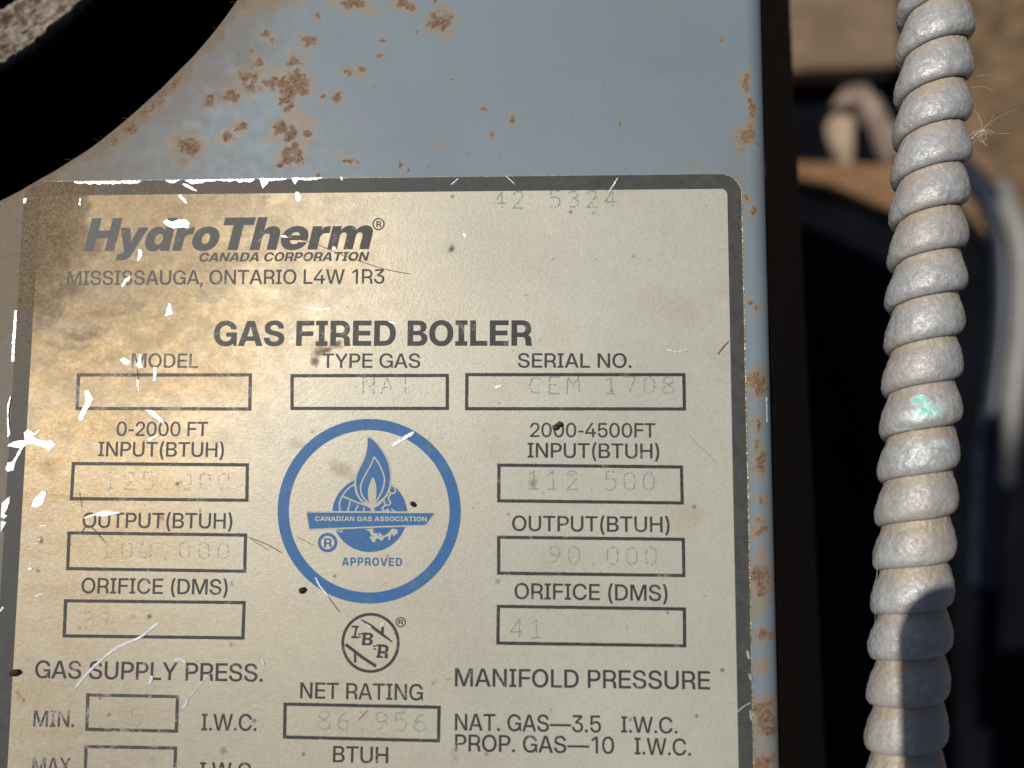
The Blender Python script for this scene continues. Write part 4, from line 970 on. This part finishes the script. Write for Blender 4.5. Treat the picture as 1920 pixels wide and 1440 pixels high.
k.poly([E([(690, 925), (765, 915), (775, 960), (830, 955), (860, 985), (905, 955), (940, 915), (985, 925), (990, 955), (950, 985), (935, 960), (915, 1025), (905, 1020),
           (905, 985), (870, 995), (845, 1030), (815, 1005), (790, 1010), (785, 1040), (765, 1040), (735, 990), (755, 980), (735, 940)])], z1 + .001, 1)
k.poly([E(smooth([(790, 918), (900, 915), (890, 948), (835, 945)], 3))], z2 + .002, 0)
for (cx, cy, r) in ((812, 968, 9), (838, 985, 7), (768, 985, 6)):
    k.poly([E([(cx + r * math.cos(a * math.pi / 5), cy + r * math.sin(a * math.pi / 5)) for a in range(10)])], z2, 0)
k.poly([E([(358 + 88 * math.cos(a * math.pi / 30), 1042 + 88 * math.sin(a * math.pi / 30)) for a in range(60)]),
        E([(358 + 60 * math.cos(a * math.pi / 30), 1042 + 60 * math.sin(a * math.pi / 30)) for a in range(60)])], ZP)
put_text(k, 'R', 'b', 540 + 326 / 4.8, 800 + 1085 / 4.8, 540 + 398 / 4.8, 800 + 1085 / 4.8, 80 / 4.8)
put_text(k, 'APPROVED', 'b', 540 + 485 / 4.8, 800 + 1250 / 4.8, 540 + 1028 / 4.8, 800 + 1254 / 4.8, 73 / 4.8, 0, 90)
put_text(k, 'CANADIAN GAS ASSOCIATION', 'b', 540 + 245 / 4.8, 800 + 847 / 4.8, 540 + 1250 / 4.8, 800 + 851 / 4.8, 41 / 4.8, 0, 20, z4, 1, 0.006)
k.obj('approval_emblem', [M['blue'], M['cream']], label, 'blue ring emblem with flame over a globe and CANADIAN GAS ASSOCIATION APPROVED')

# small round mark with three slanted letters
k = Ink()


def I_(L):
    return ppx([(480 + x / 4.5, 1120 + y / 4.5) for x, y in L])


k.poly([ring_pts(695, 1205, 54.7, 56.3, 80), ring_pts(695, 1205, 49.2, 50.8, 80)], ZP)
IS = 0.1 / 4.5
k.strip(I_([(888, 185), (960, 232), (1060, 305), (1155, 378)]), 26 * IS, ZP, 0)
k.strip(I_([(1068, 240), (1068, 300)]), 24 * IS, ZP + .004, 0, False)
k.strip(I_([(757, 395), (830, 450), (900, 505), (1015, 580)]), 26 * IS, ZP, 0, False)
k.strip(I_([(838, 460), (838, 550)]), 20 * IS, ZP + .004, 0, False)
for (ch, x0, x1, yb, cp) in (('I', 812, 855, 345, 105), ('B', 893, 985, 405, 105), ('R', 1022, 1115, 512, 112)):
    put_text(k, ch, 'b', 480 + x0 / 4.5, 1120 + (yb - 4) / 4.5, 480 + x1 / 4.5, 1120 + (yb + 2) / 4.5, cp / 4.5, 0.06)
for (x, y) in ((812, 245), (812, 335), (893, 305), (1022, 403), (1022, 500)):   # slab ends
    k.strip(I_([(x - 6, y), (x + 52, y + 3)]), 15 * IS, ZP + .008, 0, False)
for (x, y) in ((872, 308), (876, 332), (1000, 410), (1003, 434)):
    k.strip(I_([(x - 11, y), (x + 12, y + 1)]), 13 * IS, ZP, 0, False)
k.poly([ring_pts(480 + 1222 / 4.5, 1120 + 208 / 4.5, 9.8, 9.8, 36), ring_pts(480 + 1222 / 4.5, 1120 + 208 / 4.5, 7.6, 7.6, 36)], ZP)
put_text(k, 'R', 'b', 480 + 1202 / 4.5, 1120 + 228 / 4.5, 480 + 1243 / 4.5, 1120 + 229 / 4.5, 42 / 4.5)
k.obj('round_mark', [M['ink']], label, 'small charcoal circle with letters I B R and slanted bars')

# ------------------------------------------------------------------ scratches and torn spots
def cropA(L): return [(x / 4, 330 + y / 4) for x, y in L]
def cropB(L): return [(400 + x / 4, 330 + y / 4) for x, y in L]
def cropD(L): return [(x / 4, 640 + y / 4) for x, y in L]
def rot_path(L):
    n = len(L); out = []
    for i in range(n):
        a, b = np.array(L[i], float), np.array(L[(i + 1) % n], float)
        m = max(1, int(np.linalg.norm(b - a) / 3.0))
        for j in range(m):
            out.append(a + (b - a) * j / m + RNG.uniform(-.55, .55, 2))
    return out


ZS = ZL + 0.045
SCR = [cropA([(1225, 345), (1250, 330), (1300, 345), (1345, 330), (1400, 330), (1425, 355), (1415, 395), (1370, 385), (1310, 395), (1260, 380)]),
       cropA([(1370, 60), (1400, 62), (1475, 105), (1478, 115), (1440, 105), (1395, 85)]), cropA([(1335, 140), (1360, 145), (1395, 180), (1410, 210), (1395, 208), (1365, 180)]),
       cropA([(1040, 550), (1065, 560), (1068, 600), (1050, 630), (1035, 635), (1045, 590)]), cropA([(975, 755), (982, 765), (950, 800), (932, 832), (915, 832), (925, 800), (945, 770)]),
       cropA([(1270, 955), (1285, 965), (1285, 1000), (1300, 1030), (1255, 1048), (1242, 1050), (1255, 1005)]),
       cropA([(115, 1005), (131, 1010), (122, 1200), (106, 1390), (90, 1392), (100, 1200)]), cropA([(185, 170), (205, 170), (195, 205), (180, 210)]),
       cropB([(350, 18), (372, 98), (388, 80), (410, 55), (440, 22)]), cropB([(585, 15), (600, 45), (615, 68), (640, 28), (640, 14)]), cropB([(620, 120), (645, 125), (662, 170), (640, 198), (620, 185)]),
       cropB([(740, 16), (760, 30), (800, 22), (830, 12)]), cropB([(955, 10), (960, 35), (970, 32), (972, 10)]),
       cropB([(670, 985), (760, 995), (880, 990), (870, 1003), (800, 1012), (760, 1004)]), cropB([(570, 1240), (605, 1236), (600, 1252), (575, 1258)]),
       cropB([(1310, 1090), (1340, 1095), (1375, 1108), (1350, 1110)]), cropB([(505, 455), (535, 445), (570, 465), (540, 466)]), cropB([(890, 545), (905, 525), (920, 545), (905, 556)]),
       cropB([(1868, 430), (1885, 430), (1900, 455), (1885, 462)]), cropD([(95, 0), (115, 0), (112, 150), (94, 152)]),
       cropD([(60, 480), (85, 400), (80, 470), (66, 540), (80, 700), (62, 720), (58, 600)]),
       cropD([(60, 785), (95, 755), (140, 745), (188, 742), (186, 682), (215, 660), (262, 690), (296, 664), (300, 670), (258, 715), (290, 735), (345, 745), (392, 745),
              (425, 775), (405, 790), (370, 825), (330, 795), (262, 772), (215, 772), (182, 792), (150, 850), (122, 900), (106, 970), (60, 978), (46, 960), (62, 912), (98, 900), (126, 858), (152, 802), (100, 792)]),
       cropD([(240, 1240), (260, 1180), (320, 1120), (350, 1120), (350, 1160), (325, 1225), (280, 1245)]),
       cropD([(905, 140), (930, 120), (985, 155), (965, 180), (930, 170)]), cropD([(1050, 95), (1065, 100), (1060, 160), (1075, 200), (1045, 200), (1028, 175), (1042, 150)]),
       cropD([(1155, 195), (1178, 195), (1172, 290), (1155, 298)]), cropD([(1030, 290), (1045, 290), (1046, 380), (1036, 370)]),
       cropD([(638, 370), (665, 368), (705, 435), (680, 480), (655, 520), (630, 590), (605, 600), (590, 572), (620, 510), (650, 450)]),
       cropD([(1095, 515), (1150, 518), (1215, 575), (1242, 625), (1198, 600)]), cropD([(1110, 735), (1185, 700), (1190, 708), (1125, 746)]),
       cropD([(625, 1325), (700, 1295), (780, 1268), (905, 1283), (900, 1290), (835, 1300), (790, 1312), (720, 1306), (640, 1330)]),
       cropD([(18, 1215), (50, 1185), (80, 1160), (75, 1210), (58, 1262), (38, 1290), (62, 1308), (30, 1330), (12, 1320)]), cropD([(12, 1345), (55, 1355), (35, 1390), (12, 1435)]),
       [(65, 1116), (80, 1112), (83, 1114), (68, 1118)], [(53, 1066), (57, 1063), (63, 1067), (56, 1070)], [(74, 985), (90, 984), (88, 987), (75, 987)],
       [(0, 1144), (7, 1136), (9, 1140), (1, 1148)], [(1437, 745), (1441, 744), (1441, 790), (1437, 803), (1433, 792)],
       [(686, 1168), (694, 1172), (698, 1177), (690, 1174)], [(712, 1169), (722, 1166), (720, 1174), (713, 1175)], [(72, 1012), (77, 1009), (77, 1014)], [(149, 385), (151, 372), (153, 374), (152, 386)]]


def jag(x0, x1, yt, amp, seed):
    up_, dn = [], []
    x = x0
    while x <= x1:
        y = yt(x)
        up_.append((x, y - 1.0 + RNG.uniform(-.4, .4)))
        e_ = min(1, (x - x0) / 12 + .15, (x1 - x) / 12 + .15)
        dn.append((x, y + (1.5 + amp * float(fbm(np.array([x]), np.array([seed]), 0.11, 3, 2)[0]) ** 1.5) * e_ + RNG.uniform(-.4, .4)))
        x += 2.5
    return up_ + dn[::-1]


ytop = lambda x: 342.5 - 0.0165 * (x - 140)
for (a, b, am, sd) in ((141, 200, 5, 1.0), (188, 267, 8, 1.5), (312, 337, 6, 2.0), (348, 412, 9, 3.0), (408, 480, 7, 3.5), (486, 540, 6, 4.0), (548, 600, 4, 4.5)):
    SCR.append(jag(a, b, ytop, am, sd))
zs_ = 0.0
for P in SCR:
    k = Ink()
    on_panel = P[0][0] > 1425
    zs_ += 0.0012
    k.poly([ppx(rot_path(P))], ZS + zs_ if not on_panel else -0.75)
    k.obj('scratch', [M['bare']], label if not on_panel else boiler)
LIN = [([(140, 1292), (165, 1262), (190, 1238), (222, 1213), (262, 1195), (282, 1180), (297, 1168)], 4.5), ([(735, 836), (752, 825), (777, 810)], 6.5),
       ([(592, 1082), (600, 1098), (616, 1117)], 3), ([(1158, 334), (1149, 349), (1140, 362)], 2.6), ([(1378, 1338), (1392, 1325), (1408, 1316)], 2.4),
       ([(343, 1328), (350, 1318), (352, 1310)], 5), ([(352, 1311), (370, 1290), (394, 1262)], 2), ([(328, 1236), (340, 1236), (350, 1240)], 5), ([(281, 1282), (285, 1272), (284, 1266)], 6),
       ([(1250, 655), (1268, 660), (1290, 655)], 3), ([(928, 727), (940, 723)], 5), ([(845, 348), (860, 335)], 1.2), ([(948, 330), (966, 347)], 1.2),
       ([(1400, 1219), (1404, 1235)], 5), ([(1404, 1262), (1408, 1275)], 4), ([(1406, 1330), (1408, 1350)], 4), ([(492, 1236), (495, 1246)], 4), ([(925, 1326), (932, 1324)], 5)]
for (P, w) in LIN:
    k = Ink()
    k.strip(ppx(smooth(P, 4, False)), w * 0.1, ZS + 0.06 + random.uniform(0, .004), 0)
    k.obj('scratch', [M['bare']], label)
M['crack'] = m_plain('brown_hairline', (0.20, 0.13, 0.075), 0.8, 900)
CRK = [([(535, 446), (575, 452), (605, 463), (640, 478), (705, 500), (740, 509), (771, 514)], 1.5), ([(153, 1000), (168, 985), (200, 1018)], 1.6), ([(464, 1006), (500, 1020), (530, 1037)], 1.8),
       ([(470, 1010), (505, 1032)], 1.0), ([(1290, 815), (1310, 835), (1345, 870)], .6), ([(557, 1006), (590, 1023)], 1.2),
       ([(258, 690), (260, 715), (258, 735)], 1.3), ([(1345, 665), (1355, 652), (1366, 640)], 3.0), ([(120, 525), (145, 515)], .8),
       ([(615, 1118), (638, 1148)], 1.6), ([(672, 1350), (690, 1330)], 1.5), ([(150, 920), (155, 955)], 1.0)]
for (P, w) in CRK:
    k = Ink()
    k.strip(ppx(smooth(P, 4, False)), w * 0.08, ZS + 0.07, 0)
    k.obj('hairline', [M['crack']], label)


# ------------------------------------------------------------------ loose grit on the label
def lump(name, px, py, rx, ry, rz, ang, mat, lab, seed, cat='grit', base=ZL):
    c = at(px, py)
    V, Fc = [], []
    nu, nv = 14, 9
    for i in range(nu):
        for j in range(nv + 1):
            u = 2 * math.pi * i / nu; v = math.pi * j / nv
            w = 1 + 0.35 * (math.sin(3 * u + seed) * math.sin(2 * v) * 0.5 + random.uniform(-.25, .25) * (0 < j < nv))
            X = rx * math.sin(v) * math.cos(u) * w; Y = ry * math.sin(v) * math.sin(u) * w; Zv = rz * math.cos(v) * (1 if 0 < j < nv else .9)
            V.append((c[0] + X * math.cos(ang) - Y * math.sin(ang), c[1] + X * math.sin(ang) + Y * math.cos(ang), base + rz * 0.85 + Zv))
    for i in range(nu):
        for j in range(nv):
            i2 = (i + 1) % nu
            Fc.append((i * (nv + 1) + j, i * (nv + 1) + j + 1, i2 * (nv + 1) + j + 1, i2 * (nv + 1) + j))
    me = mesh_py(name, V, Fc, True)
    return obj(name, me, M[mat], None, lab, cat)


lump('grit', 775, 945, 0.62, 0.42, 0.3, -0.7, 'grit', 'black seed-like speck inside the blue emblem ring', 1)
lump('grit', 568, 1106, 0.68, 0.55, 0.35, 0.5, 'grit', 'black speck just below left of the blue emblem ring', 2)
lump('grit', 31, 1260, 1.05, 0.62, 0.4, 0.25, 'grit', 'black lump at the label border left of the gas supply line', 3)
p_ = lump('pellet', 1041, 801, 0.6, 0.5, 0.45, 0.6, 'pellet', 'brown pellet lying on the zeros of the 2000-4500FT line', 4, 'pellet')
k2 = lump('lobe', 1049, 795, 0.55, 0.48, 0.45, 0.6, 'pellet', None, 5)
k2.pop('category', None) if 'category' in k2 else None
k2.parent = p_

# ------------------------------------------------------------------ flexible conduit
ca, cb = at(1757, -200, 1.5), at(1696, 1560, 1.5)
ax = cb - ca
PITCH = 8.08
RC = 6.75
Ltot = np.linalg.norm(ax)
nturn = Ltot / PITCH
per = 44
nth = 160
axd = ax / Ltot
sidev = np.cross(axd, np.array([0, 0, 1.0])); sidev /= np.linalg.norm(sidev)
if sidev[0] < 0: sidev = -sidev
upv = np.cross(sidev, axd); upv = upv * (1 if upv[2] > 0 else -1)
s653 = float((at(1655, 653, 1.5) - ca) @ axd)
c0 = 0.25 - s653 / PITCH
u0 = math.floor(c0) - 1
# cross-section of one winding: w -> (distance along the hose in pitches, radius); the lower lip laps over the next turn
kw = np.array([0, .04, .10, .18, .27, .37, .48, .59, .69, .77, .83, .875, .91, .94, .965, .985, 1.0])
ks = np.array([-.03, .0, .06, .14, .23, .33, .45, .58, .70, .80, .88, .94, .985, 1.01, 1.02, 1.005, .97])
kr = np.array([.71, .775, .80, .825, .86, .905, .945, .978, 1.0, 1.0, .985, .955, .915, .87, .82, .765, .71])
rows = (int(nturn) + 3) * per + 1
uu = u0 + np.arange(rows) / per
thv = np.linspace(-math.pi, math.pi, nth)
ph, T_ = np.meshgrid(uu, thv, indexing='ij')
turn = np.floor(ph + 1e-9)
t_ = np.clip(ph - turn, 0, 1)
S_ = PITCH * (turn + np.interp(t_, kw, ks) - T_ / (2 * math.pi) - c0)
S_ = S_ + 0.25 * (fbm(S_, T_ * 0 + 1.0, 0.05, 2, 41) - 0.5)
prof = np.interp(t_, kw, kr)
rnd = np.sin(turn * 12.9898) * 43758.5453; rnd = rnd - np.floor(rnd)
cxs = S_ * 0.9; cyt = T_ * RC
bumpn = (fbm(cxs, cyt, 0.35, 3, 51) - 0.5) * 0.05 + (fbm(cxs, cyt, 1.6, 3, 52) - 0.5) * 0.035
Rr = RC * (prof + bumpn + 0.02 * (rnd - 0.5) * sstep(.3, .7, t_))
Pc = ca[None, None, :] + axd * S_[..., None] + sidev * (Rr * np.sin(T_))[..., None] + upv * (Rr * np.cos(T_))[..., None]
# gentle sideways wander of the hose
wx = 0.5 * np.sin(S_ / 46.0 + 0.6)
Pc = Pc + sidev * wx[..., None]
qx, qy = to_px(Pc[..., 0], Pc[..., 1], Pc[..., 2])
dust = (1 - sstep(.05, .5, t_)) * 0.9 + 0.35 * sstep(.45, .7, fbm(cxs, cyt, .18, 3, 53)) + 0.35 * sstep(300, 1000, qy) * sstep(.4, .6, fbm(cxs, cyt, .1, 3, 55))
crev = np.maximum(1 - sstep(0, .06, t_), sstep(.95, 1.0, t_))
front = np.cos(T_) > 0
green = np.zeros_like(qx)
for (cx, cy, rx, ry, v) in ((1726, 750, 26, 13, 1.0), (1742, 770, 40, 24, .8), (1715, 780, 40, 20, .66), (1765, 762, 30, 12, .55), (1760, 832, 34, 14, .6), (1735, 846, 40, 20, .5), (1700, 806, 36, 7, .6), (1700, 832, 24, 8, .42)):
    green = np.maximum(green, v * (1 - sstep(.3, 1.15, np.hypot((qx - cx) / rx, (qy - cy) / ry))))
green = np.where(front, green, 0)
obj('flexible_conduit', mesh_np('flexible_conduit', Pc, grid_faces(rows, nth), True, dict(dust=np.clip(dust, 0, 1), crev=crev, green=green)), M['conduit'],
    None, 'weathered grey spiral-wound conduit with a green paint mark beside the boiler', 'conduit')

# ------------------------------------------------------------------ background below: boards, stones, hose, added shade sheet
def slab(name, corners, d, th, mat, lab, cat, group=None, seed=0):
    """board with a measured outline (photo pixels) at depth d (mm), thickness th"""
    P = [at(x, y, d) for x, y in corners]
    n = len(P); V = [(p[0], p[1], -d) for p in P] + [(p[0], p[1], -d - th) for p in P]
    Fc = [list(range(n))[::-1], list(range(n, 2 * n))] + [(i, (i + 1) % n, n + (i + 1) % n, n + i) for i in range(n)]
    me = mesh_py(name, V, Fc)
    o = obj(name, me, mat, None, lab, cat, group)
    b = o.modifiers.new('b', 'BEVEL'); b.width = 0.003; b.segments = 2
    return o


M['wood1'] = m_wood('weathered_brown_board', (0.17, 0.115, 0.075), (0.30, 0.21, 0.145))
M['wood2'] = m_wood('orange_brown_board', (0.19, 0.10, 0.05), (0.31, 0.18, 0.095))
M['wood3'] = m_wood('pale_wood_end', (0.36, 0.27, 0.19), (0.52, 0.40, 0.29))
M['sheet'] = m_plain('painted_shade_black', (0.004, 0.005, 0.008), 0.9, 25, 0.4, 0.5, 0, 0.01, 0.08)  # near-black colour stands in for shade on the ground
slab('board', [(1380, -160), (1690, -160), (1690, 122), (1380, 138)], 380, 22, M['wood1'], 'weathered brown board below the top of the conduit', 'board')
slab('board', [(1400, 318), (1500, 300), (1700, 308), (1760, 340), (1760, 430), (1690, 400), (1560, 345), (1480, 330)], 395, 18, M['wood2'], 'orange-brown board edge crossing behind the conduit', 'board')


def stone(px, py, d, rx, ry, rz, ang, mat, lab, cat, seed):
    c = at(px, py, d)
    nu, nv = 26, 14; V, Fc = [], []
    rs = np.random.default_rng(seed); hh = rs.uniform(-.14, .14, (6, 3))
    for i in range(nu):
        for j in range(nv + 1):
            u = 2 * math.pi * i / nu; v = math.pi * j / nv
            dn = np.array([math.sin(v) * math.cos(u), math.sin(v) * math.sin(u), math.cos(v)])
            w = 1 + sum(.12 * math.sin(3.1 * (dn @ (h * 12)) + 2 * q) for q, h in enumerate(hh))
            X, Y, Zq = dn * np.array([rx, ry, rz]) * w
            V.append((c[0] + X * math.cos(ang) - Y * math.sin(ang), c[1] + X * math.sin(ang) + Y * math.cos(ang), -d + Zq))
    for i in range(nu):
        for j in range(nv):
            i2 = (i + 1) % nu
            Fc.append((i * (nv + 1) + j, i * (nv + 1) + j + 1, i2 * (nv + 1) + j + 1, i2 * (nv + 1) + j))
    return obj('stone' if cat == 'stone' else 'wood_chunk', mesh_py('stone', V, Fc, True), mat, None, lab, cat)


M['stone'] = m_plain('pinkish_stone', (0.36, 0.27, 0.225), 0.9, 40, 0.3, 0.5, 0, 0.003)
stone(1636, 225, 415, 9, 36, 14, 0.50, M['stone'], 'pinkish stone leaning behind the conduit, upper right of the gap', 'stone', 1)
stone(1597, 178, 412, 13, 12, 12, 0.5, M['stone'], 'small pinkish stone under the brown board', 'stone', 2)
stone(1575, 262, 415, 8, 19, 12, 0.12, M['wood3'], 'pale tan upright lump left of the conduit', 'stone', 3)
stone(1640, 287, 428, 16, 8, 8, 0.1, M['stone'], 'dull grey stone low behind the conduit', 'stone', 4)

# added near-black sheet painting shade over the ground, in the gap and right
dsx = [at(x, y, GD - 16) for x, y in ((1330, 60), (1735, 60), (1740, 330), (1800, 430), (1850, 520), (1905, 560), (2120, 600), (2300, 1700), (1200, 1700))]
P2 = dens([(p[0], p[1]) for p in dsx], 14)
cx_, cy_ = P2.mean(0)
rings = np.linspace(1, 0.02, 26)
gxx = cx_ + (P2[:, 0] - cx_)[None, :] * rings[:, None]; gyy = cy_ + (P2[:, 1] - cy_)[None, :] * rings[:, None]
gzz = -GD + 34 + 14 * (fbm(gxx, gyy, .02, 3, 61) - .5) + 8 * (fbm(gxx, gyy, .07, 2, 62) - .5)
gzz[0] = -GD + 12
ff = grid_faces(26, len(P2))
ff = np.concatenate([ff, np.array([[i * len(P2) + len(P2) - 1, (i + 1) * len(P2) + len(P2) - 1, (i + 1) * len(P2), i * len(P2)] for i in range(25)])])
obj('shade_sheet', mesh_np('shade_sheet', np.stack([gxx, gyy, gzz], -1), ff), M['sheet'], None, 'added blue-black sheet painting in the shade below the conduit', 'sheet')


def tube(name, pts, r, mat, lab, cat, nseg=16, rv=None):
    P = [np.array(p, float) for p in smooth(pts, 8, False)]
    V, Fc = [], []
    for i, p in enumerate(P):
        d = P[min(i + 1, len(P) - 1)] - P[max(i - 1, 0)]; d /= np.linalg.norm(d)
        a = np.cross(d, [0, 0, 1.0]); a /= np.linalg.norm(a); b = np.cross(a, d)
        for j in range(nseg):
            t = 2 * math.pi * j / nseg
            V.append(p + (a * math.cos(t) + b * math.sin(t)) * r)
    for i in range(len(P) - 1):
        for j in range(nseg):
            j2 = (j + 1) % nseg
            Fc.append((i * nseg + j, i * nseg + j2, (i + 1) * nseg + j2, (i + 1) * nseg + j))
    return obj(name, mesh_py(name, V, Fc, True), mat, None, lab, cat)


M['hose'] = m_plain('pale_grey_hose', (0.29, 0.28, 0.265), 0.7, 120, 0.12, 0.3)
M['navy'] = m_plain('navy_hose_shade', (0.018, 0.026, 0.045), 0.45, 120, 0.3, 0.3)
hz = [((1874, 352), 395), ((1889, 395), 350), ((1908, 450), 332), ((1914, 520), 330), ((1911, 620), 330), ((1900, 710), 332), ((1891, 800), 345), ((1884, 868), 390), ((1880, 920), 450)]
tube('hose', [at(x + 4, y, d_) for (x, y), d_ in hz], 6.0, M['hose'], 'pale grey hose curving down the right edge behind the conduit', 'hose')
hn = [(1740, 250), (1800, 312), (1846, 362), (1872, 420), (1882, 500), (1880, 620), (1866, 740), (1850, 860), (1840, 1100)]  # added tube; the pale hose's shadow is put into its navy colour
tube('hose', [at(x, y, 370) for x, y in hn], 7.5, M['navy'], 'added dark navy tube painting in the shadow inside the pale hose curve', 'hose')

# ------------------------------------------------------------------ cobweb and fluff
V, Fc = [], []


def hair(p, q, w=0.035, sag=0.6):
    b = len(V); p, q = np.array(p), np.array(q); n = 6
    d = q - p; s = np.cross(d, [0, 0, 1.0]); s /= max(np.linalg.norm(s), 1e-6)
    bend = s * random.uniform(-sag, sag) + np.array([0, 0, random.uniform(-sag, sag)])
    for i in range(n + 1):
        t = i / n; c = p + d * t + bend * (4 * t * (1 - t))
        for a in (0, 2.1, 4.2):
            V.append(c + s * w * math.cos(a) + np.array([0, 0, 1.0]) * w * math.sin(a))
    for i in range(n):
        for a in range(3):
            a2 = (a + 1) % 3
            Fc.append((b + i * 3 + a, b + i * 3 + a2, b + i * 3 + 3 + a2, b + i * 3 + 3 + a))


fc0 = at(1841, 243, 0)
for i in range(26):
    a = random.uniform(0, 6.28); L_ = random.uniform(.8, 3.2)
    hair(fc0, fc0 + np.array([math.cos(a) * L_, math.sin(a) * L_, random.uniform(-1.5, 1.5)]))
for (a, b) in (((1818, 150), (1850, 140)), ((1820, 165), (1862, 172)), ((1815, 300), (1841, 243)), ((1841, 243), (1905, 205)), ((1841, 243), (1895, 250)), ((1815, 200), (1841, 243)), ((1822, 110), (1820, 200)), ((1800, 300), (1824, 285))):
    hair(at(*a, 1), at(*b, 1), .03)
M['fluff'] = m_plain('pale_fluff', (0.55, 0.50, 0.42), 0.8)
obj('cobweb', mesh_py('cobweb', V, Fc), M['fluff'], None, 'wisp of cobweb and seed fluff on the right side of the conduit', 'cobweb')
V, Fc = [], []
for (a, b) in (((1643, 1050), (1638, 1100)), ((1638, 1100), (1640, 1180)), ((1640, 1180), (1646, 1230))):
    hair(at(*a, 1), at(*b, 1), .02, .3)
V1, F1 = V, Fc
obj('cobweb', mesh_py('cobweb', V, Fc), M['fluff'], None, 'thin cobweb thread hanging off the left side of the conduit near the bottom', 'cobweb')

V, Fc = [], []
for i in range(16):
    a0 = math.radians(random.uniform(-78, -22)); rr0 = HR + random.uniform(-.1, .5)
    p = np.array([HC[0] + rr0 * math.cos(a0), HC[1] + rr0 * math.sin(a0), 0.05])
    a1 = a0 + math.pi + random.uniform(-1.2, 1.2); L_ = random.uniform(.4, 1.2)
    hair(p, p + np.array([math.cos(a1) * L_, math.sin(a1) * L_, random.uniform(0, .8)]), .016, .4)
o_ = obj('lint', mesh_py('lint', V, Fc), M['fluff'], boiler, kind='stuff')

# ------------------------------------------------------------------ the phone taking the picture (its shadow falls on the conduit)
sc_ = at(1672, 1092, -7)
tz = (CAMP[2] + 3.0 - 7.0) / SUN.z
q = sc_ + np.array(SUN) * tz
PW, PH, PT, PRr = 76.0, 150.0, 8.0, 10.0
body = rrect(q[0], q[0] + PW, q[1] - PH, q[1], PRr, 10)
n = len(body)
phone = bpy.data.objects.new('phone', None); COL.objects.link(phone)
phone['label'] = 'dark phone held above the boiler, its shadow falling on the lower conduit'; phone['category'] = 'phone'
zb = CAMP[2] + 3.0
V = [(p[0], p[1], zb) for p in body] + [(p[0], p[1], zb + PT) for p in body]
M['phone'] = m_plain('dark_phone_shell', (0.03, 0.03, 0.035), 0.4, 200, 0.1, 0.0)
M['screen'] = m_plain('dark_screen_glass', (0.01, 0.01, 0.012), 0.08, 200, 0.1, 0.0)
obj('shell', mesh_py('shell', V, [list(range(n))[::-1], list(range(n, 2 * n))] + [(i, (i + 1) % n, n + (i + 1) % n, n + i) for i in range(n)]), M['phone'], phone)
scr = rrect(q[0] + 3, q[0] + PW - 3, q[1] - PH + 3, q[1] - 3, PRr - 3, 8)
obj('screen', mesh_py('screen', [(p[0], p[1], zb + PT + .05) for p in scr], [list(range(len(scr)))]), M['screen'], phone)
print('HC', HC, 'HR', HR, 'CAMP', CAMP, 'phone', q, 'label', LX0, LX1, LY1)
